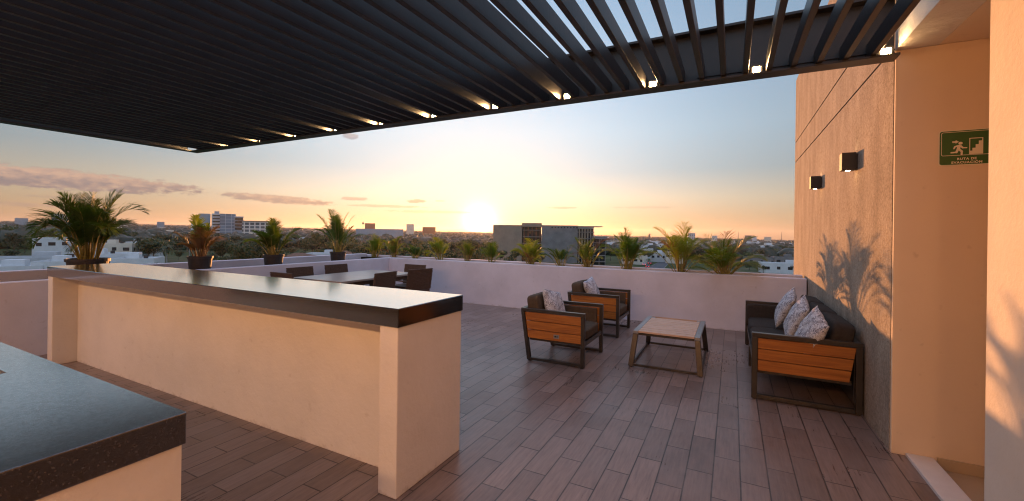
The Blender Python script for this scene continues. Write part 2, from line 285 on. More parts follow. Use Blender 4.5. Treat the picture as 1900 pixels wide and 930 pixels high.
# ------------------------------------------------------------------ mesh helpers
class MB:
    def __init__(s): s.v = []; s.f = []
    def box(s, x0, x1, y0, y1, z0, z1, mtx=None):
        vs = [Vector((x, y, z)) for z in (z0, z1) for x, y in ((x0, y0), (x1, y0), (x1, y1), (x0, y1))]
        return s.hexa(vs, mtx)
    def hexa(s, vs, mtx=None):
        n = len(s.v)
        s.v += [tuple(mtx @ v) if mtx else tuple(v) for v in vs]
        s.f += [tuple(n+i for i in q) for q in ((3, 2, 1, 0), (4, 5, 6, 7), (0, 1, 5, 4), (1, 2, 6, 5), (2, 3, 7, 6), (3, 0, 4, 7))]
        return s
    def bar(s, a, b, w, h, up=(0, 0, 1)):
        a = Vector(a); b = Vector(b); d = (b-a).normalized(); u = Vector(up)
        if abs(d.dot(u)) > .98: u = Vector((0, 1, 0))
        x = d.cross(u).normalized(); u = x.cross(d).normalized()
        q = lambda p: [p-x*w/2-u*h/2, p+x*w/2-u*h/2, p+x*w/2+u*h/2, p-x*w/2+u*h/2]
        return s.hexa(q(a)+q(b))
    def prism(s, pts, axis, a, b):
        """polygon pts in the plane across `axis`, swept from a to b"""
        n = len(s.v); k = len(pts)
        mk = {'X': lambda p, t: (t, p[0], p[1]), 'Y': lambda p, t: (p[0], t, p[1]), 'Z': lambda p, t: (p[0], p[1], t)}[axis]
        for t in (a, b): s.v += [mk(p, t) for p in pts]
        s.f.append(tuple(n+i for i in range(k))[::-1]); s.f.append(tuple(n+k+i for i in range(k)))
        for i in range(k): j = (i+1) % k; s.f.append((n+i, n+j, n+k+j, n+k+i))
        return s
    def lathe(s, prof, seg=24, c=(0, 0, 0)):
        n = len(s.v)
        for r, z in prof:
            for i in range(seg):
                a = 2*math.pi*i/seg; s.v.append((c[0]+r*math.cos(a), c[1]+r*math.sin(a), c[2]+z))
        for j in range(len(prof)-1):
            for i in range(seg):
                k = (i+1) % seg; s.f.append((n+j*seg+i, n+j*seg+k, n+(j+1)*seg+k, n+(j+1)*seg+i))
        return s
    def tube(s, pts, r0, r1, seg=6):
        n = len(s.v); m = len(pts)
        for j, p in enumerate(pts):
            p = Vector(p); d = (Vector(pts[min(j+1, m-1)])-Vector(pts[max(j-1, 0)])).normalized()
            x = d.cross(Vector((.13, .37, .9))).normalized(); y = d.cross(x)
            r = r0+(r1-r0)*j/(m-1)
            for i in range(seg):
                a = 2*math.pi*i/seg; q = p+x*r*math.cos(a)+y*r*math.sin(a); s.v.append(tuple(q))
        for j in range(m-1):
            for i in range(seg):
                k = (i+1) % seg; s.f.append((n+j*seg+i, n+j*seg+k, n+(j+1)*seg+k, n+(j+1)*seg+i))
        return s
    def build(s, name, material, parent=None, bevel=0., smooth=False, loc=None, seg=2, fix=True):
        me = bpy.data.meshes.new(name); me.from_pydata(s.v, [], s.f); me.materials.append(material)
        if fix:
            bm = bmesh.new(); bm.from_mesh(me); bmesh.ops.recalc_face_normals(bm, faces=bm.faces); bm.to_mesh(me); bm.free()
        if smooth: me.polygons.foreach_set('use_smooth', [True]*len(me.polygons))
        o = bpy.data.objects.new(name, me); col.objects.link(o)
        if parent: o.parent = parent
        if loc is not None: o.location = loc
        if bevel:
            md = o.modifiers.new('bevel', 'BEVEL'); md.width = bevel; md.segments = seg; md.limit_method = 'ANGLE'; md.angle_limit = R(40)
        return o

def tag(o, label=None, cat=None, group=None, kind=None):
    if label: o['label'] = label
    if cat: o['category'] = cat
    if group: o['group'] = group
    if kind: o['kind'] = kind
    return o
def empty(name, loc=(0, 0, 0), rz=0., label=None, cat=None, group=None):
    o = bpy.data.objects.new(name, None); col.objects.link(o); o.empty_display_size = .2
    o.location = loc; o.rotation_euler = (0, 0, rz); return tag(o, label, cat, group)
KIDS = {}
def kids(o):
    if not KIDS.get('built') == len(bpy.data.objects):
        KIDS.clear()
        for c in bpy.data.objects:
            if c.parent: KIDS.setdefault(c.parent.name, []).append(c)
        KIDS['built'] = len(bpy.data.objects)
    return KIDS.get(o.name, [])
def copy_tree(o, parent=None, ch=None):
    c = o.copy(); col.objects.link(c); c.parent = parent
    for k in (ch[o.name] if ch else list(kids(o))): copy_tree(k, c)
    return c

# ------------------------------------------------------------------ deck and walls
o = MB().box(-7.75, 1.30, -3.2, 8.2, -.3, 0).build('deck_floor', M['deck']); tag(o, kind='structure')
o = MB().box(1.302, 3.6, 2.3, 4.3, -.35, -.052).build('interior_floor', M['cream_tile']); tag(o, kind='structure')

PZ, PYI, PXI = .93, 8.10, -7.61
def wall(name, bx, material, label, cat='wall', bevel=.012):
    o = MB().box(*bx).build(name, material, bevel=bevel); return tag(o, label, cat)
wall('parapet_wall', (PXI-.12, PXI, -3.2, PYI, -.29, PZ), M['plaster2'], 'low inner parapet running along the left edge of the deck behind the bar')
wall('parapet_wall', (PXI-.12, 1.045, PYI+.002, PYI+.12, -.29, PZ), M['plaster2'], 'low inner parapet across the far end of the deck behind the armchairs')
wall('outer_parapet_wall', (-8.82, -8.70, -3.2, 8.43, -1.5, .985), M['plaster2'], 'outer parapet left of the deck, behind the potted palms')
wall('outer_parapet_wall', (-8.82, 1.03, 8.432, 8.55, -1.5, .955), M['plaster2'], 'outer parapet at the far end, behind the row of planted palms')
tag(MB().box(-8.70, -7.73, -3.2, 8.10, .60, .745).build('trough_floor', M['gravel']), kind='structure')
tag(MB().box(-8.70, 1.05, 8.222, 8.432, .60, .90).build('planter_soil', M['soil']), kind='structure')
# dark pebbles lying along the foot of the inner parapet, in the trough
pb = MB(); r2 = random.Random(3)
y = -2.
while y < 7.9:
    w = r2.uniform(.06, .2)
    pb.lathe([(0.001, -.02), (w*.5, 0), (w*.45, .05), (w*.2, .085), (.001, .09)], 7, (-7.86-r2.uniform(0, .05), y, .80+r2.uniform(0, .025)))
    y += w*r2.uniform(1.0, 2.4)
tag(pb.build('pebbles', M['gravel'], smooth=True), 'dark stones lying in the trough behind the left parapet', 'stones', kind='stuff')

# rough textured wall on the right, with two scored grooves, and the doorway beside it
w = empty('textured_wall', (1.06, 7, 0), label='tall rough stucco wall in the low sun behind the sofa, scored with two grooves', cat='wall')
for i, (z0, z1) in enumerate(((-.29, 3.012), (3.03, 3.392), (3.41, 4.61))):
    MB().box(0, .30, -2.84, 2.90, z0, z1).build('stucco_panel', M['rough'], w)
MB().box(.018, .28, -2.82, 2.88, 3.00, 3.40).build('groove_back', M['steel'], w)
o = MB().box(1.064, 3.6, 4.13, 4.155, -.30, 2.985).build('return_wall', M['interior']); tag(o, 'cream return wall inside the doorway, carrying the green sign', 'wall')
o = MB().box(1.32, 3.6, 4.117, 4.129, -.05, .03).build('baseboard', M['cream_tile']); tag(o, 'low tiled baseboard at the foot of the wall below the green sign', 'baseboard')
o = MB().box(1.145, 1.30, 2.802, 4.128, -.02, .022).build('door_sill', M['sill'], bevel=.004); tag(o, 'white marble door sill between the deck and the interior', 'sill')
wl = empty('doorway_wall', (1.06, 0, 0), label='smooth white wall right of the doorway, striped by low sunlight', cat='wall')
MB().box(0, .24, -3.2, 2.80, -.29, 2.985).build('pier', M['plaster'], wl)
MB().box(0, .24, -3.2, 4.16, 2.987, 3.9).build('lintel', M['plaster'], wl)
o = MB().box(1.302, 3.6, 2.3, 4.3, 2.987, 3.1).build('ceiling', M['interior']); tag(o, kind='structure')
o = MB().box(3.6, 3.72, 2.3, 4.3, -.3, 3.1).build('interior_wall', M['interior']); tag(o, 'cream wall at the end of the interior passage', 'wall')
o = MB().box(1.30, 3.6, 2.18, 2.30, -.3, 3.1).build('interior_wall', M['interior']); tag(o, 'cream interior wall opposite the green sign', 'wall')
# the house wall the photographer stands against: it catches the last sun and throws it back on the counters
o = MB().box(-7.73, 1.06, -3.45, -3.2, -.29, 3.9).build('house_wall', M['plaster']); tag(o, 'white house wall behind the kitchen counter, facing the sunset', 'wall')

# ------------------------------------------------------------------ evacuation sign
s = empty('evacuation_sign', (1.31, 4.128, 2.12), label='green evacuation route sign with running figure and stairs by the doorway', cat='sign')
SW, SH = .282, .238
def rrect(x0, x1, z0, z1, r, n=5):
    P = []
    for cx, cz, a0 in ((x1-r, z1-r, 0), (x0+r, z1-r, 90), (x0+r, z0+r, 180), (x1-r, z0+r, 270)):
        P += [(cx+r*math.cos(R(a0+90*i/n)), cz+r*math.sin(R(a0+90*i/n))) for i in range(n+1)]
    return P
MB().prism(rrect(-.006, SW+.006, -.006, SH+.006, .016), 'Y', -.002, 0).build('rim', M['signc'], s)
MB().prism(rrect(0, SW, 0, SH, .014), 'Y', -.0045, -.0022).build('plate', M['signg'], s)
def ring(x0, x1, z0, z1, r, t, ya, yb):
    a = rrect(x0, x1, z0, z1, r); b = rrect(x0+t, x1-t, z0+t, z1-t, max(r-t, .001)); m = MB(); k = len(a)
    for y in (ya, yb):
        m.v += [(p[0], y, p[1]) for p in a]+[(p[0], y, p[1]) for p in b]
    for i in range(k):
        j = (i+1) % k
        m.f += [(i, j, k+j, k+i), (2*k+i, 2*k+j, 3*k+j, 3*k+i), (i, j, 2*k+j, 2*k+i), (k+i, k+j, 3*k+j, 3*k+i)]
    return m
ring(.007, SW-.007, .063, SH-.007, .012, .0032, -.0065, -.0047).build('border', M['signc'], s)
U = SW/950.                                     # one sign unit = a pixel of the close-up
def sp_(x, y): return ((x-160)*U, (805-y)*U)
pg = MB()
def poly(pts, ya=-.0068, yb=-.0047): pg.prism([sp_(*p) for p in pts], 'Y', ya, yb)
def limb(a, b, w):
    ax, ay = a; bx, by = b; d = math.hypot(bx-ax, by-ay); nx, ny = -(by-ay)/d*w/2, (bx-ax)/d*w/2
    pg.prism([sp_(ax+nx, ay+ny), sp_(bx+nx, by+ny), sp_(bx-nx, by-ny), sp_(ax-nx, ay-ny)], 'Y', -.0068-limb.k, -.0047); limb.k += .00002
    for p in (a, b):
        pg.prism([sp_(p[0]+w/2*math.cos(t*math.pi/6), p[1]+w/2*math.sin(t*math.pi/6)) for t in range(12)], 'Y', -.0068-limb.k, -.0047); limb.k += .00002
limb.k = 0.
poly([(380, 250), (440, 250), (440, 228), (495, 268), (440, 308), (440, 288), (380, 288)])
pg.prism([sp_(525+36*math.cos(t*math.pi/8), 305+34*math.sin(t*math.pi/8)) for t in range(16)], 'Y', -.0068, -.0047)
limb((500, 370), (485, 450), 60); limb((470, 365), (425, 385), 34); limb((425, 385), (412, 425), 30); limb((530, 370), (565, 415), 34); limb((565, 415), (628, 418), 26)
limb((475, 455), (455, 515), 44); limb((455, 515), (365, 520), 32); limb((505, 455), (548, 500), 42); limb((548, 500), (545, 570), 34)
pg.build('runner', M['signc'], s)
pg = MB()
for q in (((675, 195), (910, 195), (910, 212), (675, 212)), ((675, 212), (690, 212), (690, 575), (675, 575)), ((893, 212), (910, 212), (910, 575), (893, 575))): poly(q)
poly([(690, 575), (690, 495), (730, 495), (730, 430), (785, 430), (785, 350), (838, 350), (838, 268), (893, 268), (893, 575)])
pg.build('stairs', M['signc'], s)
for txt, cx, base, size in (('RUTA DE', 635, 700, .0215), ('EVACUACIÓN', 635, 783, .0215)):
    cu = bpy.data.curves.new('lettering', 'FONT'); cu.body = txt; cu.size = size; cu.align_x = 'CENTER'; cu.extrude = .0007; cu.offset = .0007; cu.space_character = 1.18
    cu.materials.append(M['signc']); t = bpy.data.objects.new('lettering', cu); col.objects.link(t); t.parent = s
    bpy.context.view_layer.update(); t_me = bpy.data.meshes.new_from_object(t.evaluated_get(bpy.context.evaluated_depsgraph_get())); bpy.data.objects.remove(t); t = bpy.data.objects.new('lettering', t_me); col.objects.link(t); t.parent = s
    x, z = sp_(cx, base); t.location = (x, -.0055, z); t.rotation_euler = (math.pi/2, 0, 0)
    if txt == 'EVACUACIÓN': t.scale = (1.02, 1, 1)

# ------------------------------------------------------------------ wall lamps
def sconce(y, label):
    s = empty('wall_lamp', (1.06, y, 2.33), label=label, cat='wall lamp', group='square up-and-down lights on the stucco wall')
    MB().box(-.125, -.012, -.055, .055, -.085, .085).build('lamp_body', M['black'], s, bevel=.003)
    MB().box(-.012, 0, -.045, .045, -.07, .07).build('mounting_plate', M['black'], s)
    MB().box(-.085, -.050, -.018, .018, .0852, .087).build('lens', M['lens2'], s); MB().box(-.085, -.050, -.018, .018, -.087, -.0852).build('lens', M['lens2'], s)
    for sg in (1, -1):
        l = bpy.data.lights.new('lamp_light', 'SPOT'); l.energy = .13; l.color = (1, .62, .30); l.spot_size = R(36); l.spot_blend = .8; l.shadow_soft_size = .01
        q = bpy.data.objects.new('lamp_light', l); col.objects.link(q); q.parent = s; q.location = (-.066, 0, sg*.1); q.rotation_euler = (math.pi if sg > 0 else 0, R(12)*(-sg if sg < 0 else 1), 0)
sconce(5.22, 'larger-looking square black wall lamp, the one nearer the doorway')
sconce(7.08, 'square black wall lamp on the stucco nearer the far parapet')

# ------------------------------------------------------------------ pergola
pgl = empty('pergola', (-3.65, 0, 2.9), label='dark steel slatted pergola covering the near half of the deck', cat='pergola')
def rel(o_, p): return (p[0]-o_.location.x, p[1]-o_.location.y, p[2]-o_.location.z)
def pbox(name, x0, x1, y0, y1, z0, z1, m, par):
    l = par.location; return MB().box(x0-l.x, x1-l.x, y0-l.y, y1-l.y, z0-l.z, z1-l.z).build(name, m, par)
PX0, PX1, PYF = -8.36, 1.055, 4.146
mb = MB(); l = pgl.location
def lb(x0, x1, y0, y1, z0, z1): mb.box(x0-l.x, x1-l.x, y0-l.y, y1-l.y, z0-l.z, z1-l.z)
lb(PX0, PX1, 4.0, PYF, 2.914, 2.93); lb(PX0, PX1, 4.13, PYF, 2.931, 3.369); lb(PX0, PX1, 4.05, PYF, 3.37, 3.39)
lb(-1.2+.9, PX1, 4.118, 4.129, 2.99, 3.0)
mb.build('far_beam', M['steel'], pgl)
mb = MB(); lb(PX0, PX0+.014, -3.19, 3.99, 2.914, 3.39); lb(PX0+.015, PX0+.15, -3.19, 3.99, 2.914, 2.93); lb(PX0+.015, PX0+.10, -3.19, 3.99, 3.37, 3.39); mb.build('side_beam', M['steel'], pgl)
mb = MB(); lb(PX0+.2, PX1, -2.10, -2.02, 2.80, 2.931); lb(PX0+.2, PX1, -3.19, -3.05, 2.914, 3.36); mb.build('near_beam', M['steel'], pgl)
sx = .99; k = 0; slat_me = None
while sx > PX0+.2:
    if slat_me is None:
        q = MB().box(-.02, .02, -3.02-l.y, 4.112-l.y, 2.932-l.z, 3.057-l.z).build('slat', M['slat'], pgl, bevel=.002, seg=1); slat_me = q
    else: q = slat_me.copy(); col.objects.link(q); q.parent = pgl
    q.location = (.905-.165*k-l.x, 0, 0); sx = .905-.165*(k+1); k += 1
# lamps at the ends of the slats
for i in range(12):
    x = .985-.165*5*i if i else .987
    s = empty('downlight', (x, 4.06, 2.934), label=None, cat='spotlight', group='small square spotlights along the far pergola beam')
    names = ['nearest to the stucco wall', 'second from the stucco wall', 'third from the stucco wall', 'fourth from the stucco wall', 'fifth from the stucco wall', 'sixth from the stucco wall',
             'sixth from the far left corner', 'fifth from the far left corner', 'fourth from the far left corner', 'third from the far left corner', 'second from the far left corner', 'nearest to the far left corner']
    s['label'] = 'lit square spotlight on the far pergola beam, '+names[i]
    MB().box(-.045, .045, -.0, .05, 0, .075).build('lamp_housing', M['black'], s, bevel=.002)
    MB().box(-.028, .028, -.006, -.0005, .014, .056).build('lens', M['lens'], s)
    l_ = bpy.data.lights.new('lamp_light', 'SPOT'); l_.energy = 1.5; l_.color = (1, .58, .25); l_.spot_size = R(130); l_.spot_blend = .9; l_.shadow_soft_size = .02
    q = bpy.data.objects.new('lamp_light', l_); col.objects.link(q); q.parent = s; q.location = (0, -.02, .035); q.rotation_euler = (R(80), 0, math.pi)

for i in range(11):
    x = .985-.165*5*i if i else .987
    s = empty('downlight', (x, -1.96, 2.934), label='lit square spotlight of the pergola row above the kitchen counter, out of frame', cat='spotlight', group='small square spotlights along the near pergola beam')
    MB().box(-.045, .045, -.05, 0, 0, .075).build('lamp_housing', M['black'], s)
    MB().box(-.034, .034, .0005, .006, .010, .062).build('lens', M['lens'], s)
    l_ = bpy.data.lights.new('lamp_light', 'SPOT'); l_.energy = 13.; l_.color = (1, .47, .19); l_.spot_size = R(140); l_.spot_blend = 1.; l_.shadow_soft_size = .09
    q = bpy.data.objects.new('lamp_light', l_); col.objects.link(q); q.parent = s; q.location = (0, .02, .035); q.rotation_euler = (R(62), 0, 0)

# ------------------------------------------------------------------ bar and kitchen counter
XR, XL, Y1, Y2 = -1.76, -7.04, 1.955, 2.625
b = empty('bar_counter', (-4.4, 2.29, 0), label='long white bar counter with a polished dark granite top, in the middle of the deck', cat='counter')
l = b.location
pbox('worktop', XL-.008, XR+.008, Y1-.008, Y2+.008, 1.022, 1.138, M['granite'], b).modifiers.new('bevel', 'BEVEL').width = .004
q = MB(); q.box(XL+.131-l.x, XR-.146-l.x, 2.17-l.y, Y2-.002-l.y, .001, 1.02); q.build('back_panel', M['plaster'], b)
for x0, x1 in ((XR-.145, XR), (XL, XL+.13)):
    q = MB(); q.box(x0-l.x, x1-l.x, Y1-l.y, Y2-l.y, .001, 1.021); q.build('side_pillar', M['plaster'], b, bevel=.007, seg=3)
k = empty('kitchen_counter', (-3.6, .3, 0), label='low white kitchen counter with a granite cutout top, in the near left corner', cat='counter')
l = k.location
# worktop around the cutout (four pieces of one slab, butted)
CX0, CX1, CY0, CY1 = -4.1, -2.94, .22, .685; KX0, KX1, KY0, KY1 = -5.4, XR, -.35, .85
mesh = MB(); z0, z1 = .815, .93
ov = [(KX0, KY0), (KX1, KY0), (KX1, KY1), (KX0, KY1)]; iv = [(CX0, CY0), (CX1, CY0), (CX1, CY1), (CX0, CY1)]
for z in (z0-l.z, z1-l.z): mesh.v += [(x-l.x, y-l.y, z) for x, y in ov+iv]
for i in range(4):
    j = (i+1) % 4; mesh.f += [(8+i, 8+j, 12+j, 12+i), (i, j, 4+j, 4+i), (i, j, 8+j, 8+i), (4+i, 4+j, 12+j, 12+i)]
mesh.build('worktop', M['granite2'], k, bevel=.005)
pbox('base', KX0+.01, KX1-.008, KY0+.02, KY1-.012, .001, .50, M['plaster'], k)
q = MB(); q.box(CX1+.03-l.x, KX1-.008-l.x, KY0+.02-l.y, KY1-.012-l.y, .501, .813); q.box(KX0+.01-l.x, CX0-.03-l.x, KY0+.02-l.y, KY1-.012-l.y, .501, .813)
q.box(CX0-.03-l.x, CX1+.03-l.x, CY1+.03-l.y, KY1-.012-l.y, .501, .813); q.box(CX0-.03-l.x, CX1+.03-l.x, KY0+.02-l.y, CY0-.03-l.y, .501, .813)
q.build('upper_base', M['plaster'], k)

# ------------------------------------------------------------------ soft furnishings
def cushion(name, sx, sy, sz, material, parent, loc, rot=(0, 0, 0), puff=.25, n=14, p=4.):
    """seat or back cushion: a rounded box, fuller in the middle"""
    bm = bmesh.new(); bmesh.ops.create_cube(bm, size=2); bmesh.ops.subdivide_edges(bm, edges=bm.edges, cuts=n, use_grid_fill=True)
    for v in bm.verts:
        x, y, z = v.co
        r = (abs(x)**8+abs(y)**8+abs(z)**8)**(1/8.)
        v.co = v.co/r
        x, y, z = v.co
        f = 1+puff*(1-x*x)*(1-y*y)
        v.co = Vector((x*sx/2, y*sy/2, z*sz/2*f*.9))
    me = bpy.data.meshes.new(name); bm.to_mesh(me); bm.free(); me.materials.append(material)
    me.polygons.foreach_set('use_smooth', [True]*len(me.polygons))
    o = bpy.data.objects.new(name, me); col.objects.link(o); o.parent = parent; o.location = loc; o.rotation_euler = rot; return o
def pillow(size, thick, seed):
    """square scatter pillow standing in its X-Z plane: pinched corners, soft belly"""
    r = random.Random(seed); n = 22; v = []; f = []
    ph = [r.uniform(0, 6) for _ in range(4)]
    for side in (1, -1):
        for j in range(n+1):
            for i in range(n+1):
                u = -1+2*i/n; w = -1+2*j/n
                e = (1-u*u)*(1-w*w); t = thick/2*(e**.42)*side if e > 0 else 0
                k = 1-.07*((1-u*u)*w*w+(1-w*w)*u*u)          # sides bow inward, corners stay as ears
                t *= 1+.10*math.sin(5*u+ph[0])*math.sin(4*w+ph[1])
                v.append((u*size/2*k+.004*math.sin(9*w+ph[2]), t, w*size/2*k+.004*math.sin(8*u+ph[3])))
    m = (n+1)**2
    for s in (0, 1):
        for j in range(n):
            for i in range(n):
                a = s*m+j*(n+1)+i; q = (a, a+1, a+n+2, a+n+1); f.append(q if s else q[::-1])
    b = MB(); b.v = v; b.f = f
    me = bpy.data.meshes.new('scatter_pillow'); me.from_pydata(v, [], f); me.materials.append(M['floral'])
    bm = bmesh.new(); bm.from_mesh(me); bmesh.ops.remove_doubles(bm, verts=bm.verts, dist=.0004); bmesh.ops.recalc_face_normals(bm, faces=bm.faces); bm.to_mesh(me); bm.free()
    me.polygons.foreach_set('use_smooth', [True]*len(me.polygons))
    o = bpy.data.objects.new('scatter_pillow', me); col.objects.link(o); return o
def place_pillow(o, c, normal, spin, label, group):
    nrm = Vector(normal).normalized(); up = Vector((0, 0, 1)); x = up.cross(nrm).normalized(); z = nrm.cross(x)
    m = Matrix((x, nrm, z)).transposed() @ Matrix.Rotation(R(spin), 3, 'Y')
    o.matrix_world = Matrix.Translation(c) @ m.to_4x4(); tag(o, label, 'pillow', group)

# ------------------------------------------------------------------ armchairs
def make_armchair(label):
    # origin: middle of the footprint; faces +X
    a = empty('armchair', label=label, cat='armchair', group='pair of teak and steel armchairs')
    for sy in (-.395, .395):
        m = MB(); t = .045; w = .05
        xr, xf = -.37, .37; xt = -.46
        y0, y1 = sy-w/2, sy+w/2
        m.hexa([Vector(p) for p in ((xf-t, y0, 0.012), (xf, y0, 0.012), (xf, y1, 0.012), (xf-t, y1, 0.012), (xf-t, y0, .61), (xf, y0, .61), (xf, y1, .61), (xf-t, y1, .61))])
        m.hexa([Vector(p) for p in ((xt, y0, .611), (xf+.001, y0, .611), (xf+.001, y1, .611), (xt, y1, .611), (xt, y0, .65), (xf+.001, y0, .65), (xf+.001, y1, .65), (xt, y1, .65))])
        m.hexa([Vector(p) for p in ((xr, y0, .012), (xr+t, y0, .012), (xr+t, y1, .012), (xr, y1, .012), (xt, y0, .61), (xt+t, y0, .61), (xt+t, y1, .61), (xt, y1, .61))])
        m.box(xr+t+.001, xf-t-.001, y0, y1, .012, .045)
        m.box(xr+.01, xr+.05, sy-.015, sy+.015, 0, .0115); m.box(xf-.05, xf-.01, sy-.015, sy+.015, 0, .0115)
        m.build('side_frame', M['frame'], a, bevel=.003)
        # three teak boards in each side
        for i in range(3):
            z0 = .285+i*.1085; z1 = z0+.1015; q = MB()
            f = lambda z: xr+t+.004+(xt-xr)*z/.61
            yy = (sy-.012, sy+.012)
            q.prism([(f(z0), z0), (xf-t-.003, z0), (xf-t-.003, z1), (f(z1), z1)], 'Y', *yy).build('side_board', M['teak'], a, bevel=.0025)
        if sy < 0:
            pl = MB().box(-.02, .05, sy-.016, sy-.0125, .315, .362).build('maker_plate', M['metal'], a)
            mk = MB().box(-.008, .012, sy-.0172, sy-.0162, .33, .348); mk.box(.018, .024, sy-.0172, sy-.0162, .332, .346); mk.box(.028, .034, sy-.0172, sy-.0162, .332, .346); mk.build('mark', M['black'], pl)
    m = MB(); m.box(-.36, .325, -.369, .369, .25, .284); m.box(.326, .36, -.369, .369, .25, .30); m.build('seat_frame', M['frame'], a, bevel=.003)
    m = MB(); m.bar((-.455, -.369, .63), (-.455, .369, .63), .05, .035); m.bar((-.40, -.369, .34), (-.40, .369, .34), .03, .04); m.build('back_rail', M['frame'], a, bevel=.003)
    for sy in (-.34, .34): MB().box(-.30, .30, sy-.018, sy+.018, .30, .60).build('arm_lining', M['cloth2'], a, bevel=.008)
    cushion('seat_cushion', .66, .64, .15, M['cloth2'], a, (.02, 0, .365), puff=.12)
    cushion('back_cushion', .60, .17, .50, M['cloth2'], a, (-.335, 0, .575), (R(-12), 0, R(90)), puff=.0)
    return a
a1 = make_armchair('teak armchair nearer the bar, with a printed pillow and a maker plate on its side'); a1.location = (-1.905, 5.29, 0)
a2 = copy_tree(a1); a2.location = (-1.90, 6.99, 0); a2['label'] = 'teak armchair farther back, close to the far parapet'
ps = 'printed scatter pillows'
place_pillow(pillow(.43, .15, 1), (-2.07, 5.27, .64), (1, -.12, .40), 14, 'grey printed pillow leaning in the armchair nearer the bar', ps)
place_pillow(pillow(.42, .15, 2), (-2.07, 6.97, .645), (1, -.10, .40), -10, 'grey printed pillow leaning in the armchair by the far parapet', ps)

# ------------------------------------------------------------------ coffee table
t = empty('coffee_table', (-.69, 5.86, 0), label='low slatted coffee table with splayed steel legs, between the armchairs and the sofa', cat='table')
TX, TY, BX, BY, TH = .345, .535, .385, .59, .425
for sx in (-1, 1):
    m = MB(); m.box(sx*TX-.03 if sx > 0 else -TX-.03, sx*TX+.03 if sx > 0 else -TX+.03, -TY, TY, TH-.035, TH)
    m.build('top_rail', M['metal'], t, bevel=.003)
for sx in (-1, 1):
    for sy in (-1, 1):
        m = MB(); c0 = Vector((sx*BX, sy*BY, .012)); c1 = Vector((sx*(TX+.002), sy*(TY-.027), TH-.036)); hw, hh = .03, .025
        q = lambda c: [c+Vector((-hw, -hh, 0)), c+Vector((hw, -hh, 0)), c+Vector((hw, hh, 0)), c+Vector((-hw, hh, 0))]
        m.hexa(q(c0)+q(c1)); m.box(c0.x-.018, c0.x+.018, c0.y-.018, c0.y+.018, 0, .0118); m.build('leg', M['frame'], t, bevel=.003)
m = MB()
for sy in (-1, 1): m.box(-BX+.031, BX-.031, sy*BY-.015, sy*BY+.015, .014, .042)
for sx in (-1, 1): m.box(sx*BX-.012, sx*BX+.012, -BY+.03, BY-.03, .015, .04)
m.build('floor_rail', M['frame'], t, bevel=.002)
for sy in (-1, 1): MB().box(-TX+.031, TX-.031, sy*(TY-.022)-.0065, sy*(TY-.022)+.0065, TH-.05, TH-.024).build('end_rail', M['frame'], t)
MB().box(-TX+.031, TX-.031, TY-.014, TY, TH-.034, TH-.001).build('edge_strip', M['pale'], t)
yy = -TY+.045; k = 0; n = 9
for i in range(n):
    y0 = -TY+.008+i*.107
    MB().box(-TX+.032, TX-.032, y0, y0+.088, TH-.022, TH+.001).build('slat', M['pale'], t, bevel=.002)
for sx in (-1, 1):
    MB().box(sx*(TX-.052)-.02, sx*(TX-.052)+.02, TY-.085, TY-.03, TH-.018, TH-.003).build('bracket', M['metal'], t)

# ------------------------------------------------------------------ sofa
s = empty('sofa', (.62, 6.0, 0), label='long dark outdoor sofa with teak arm panels, against the stucco wall', cat='sofa')
X0, X1, YA, YB = -.44, .425, -1.18, 1.18
for n_, yv in (('near', YA), ('far', YB)):
    m = MB(); t_ = .05; w_ = .05; y0, y1 = (yv, yv+w_) if yv < 0 else (yv-w_, yv)
    m.box(X0, X0+t_, y0, y1, .012, .605); m.box(X1-t_, X1, y0, y1, .012, .605); m.box(X0, X1, y0-.002, y1+.002, .606, .65); m.box(X0+t_+.001, X1-t_-.001, y0, y1, .012, .05)
    m.box(X0+.01, X0+.04, y0+.01, y1-.01, 0, .0118); m.box(X1-.04, X1-.01, y0+.01, y1-.01, 0, .0118)
    m.build('side_frame', M['frame'], s, bevel=.003)
    for i in range(3):
        z0 = .285+i*.107; z1 = z0+.0995; xe = lambda z: .33+.05*(z-.285)/.32
        MB().prism([(X0+t_+.003, z0), (xe(z0), z0), (xe(z1), z1), (X0+t_+.003, z1)], 'Y', y0+.012, y1-.012).build('side_board', M['teak'], s, bevel=.0025)
m = MB(); m.box(X0+.01, X0+.05, -.03, .03, .012, .249); m.box(X1-.06, X1-.01, -.03, .03, .012, .249); m.box(X0+.051, X1-.061, -.02, .02, .012, .05); m.build('middle_support', M['frame'], s, bevel=.003)
m = MB(); m.box(X0+.02, X1-.07, YA+.052, YB-.052, .25, .29); m.box(X1-.055, X1-.01, YA+.053, YB-.053, .08, .605); m.build('seat_frame', M['frame'], s, bevel=.003)
m = MB(); m.box(X1-.05, X1-.002, YA+.053, YB-.053, .607, .649); m.build('back_rail', M['frame'], s, bevel=.003)
for i in (-1, 0, 1):
    cushion('seat_cushion', .70, .735, .15, M['cloth'], s, (-.06, i*.742, .365), puff=.1)
    cushion('back_cushion', .73, .19, .50, M['cloth'], s, (.27, i*.742, .575), (R(12), 0, R(90)), puff=.0)
for yv in (YA+.085, YB-.085):
    cushion('arm_cushion', .66, .07, .33, M['cloth'], s, (-.10, yv, .47), (0, 0, 0), puff=0)
for i, (c, nn, sp, lb_) in enumerate((((.60, 6.38, .70), (-1, -.02, .45), 17, 'grey printed pillow on the sofa, farthest from the near arm'),
                                 ((.625, 5.55, .705), (-1, -.06, .42), 16, 'grey printed pillow on the sofa, the middle one of three'),
                                 ((.68, 5.02, .66), (-1, -.20, .42), 19, 'grey printed pillow on the sofa, nearest to the near teak arm'))):
    place_pillow(pillow(.44, .15, 11+i), c, nn, sp, lb_, ps)

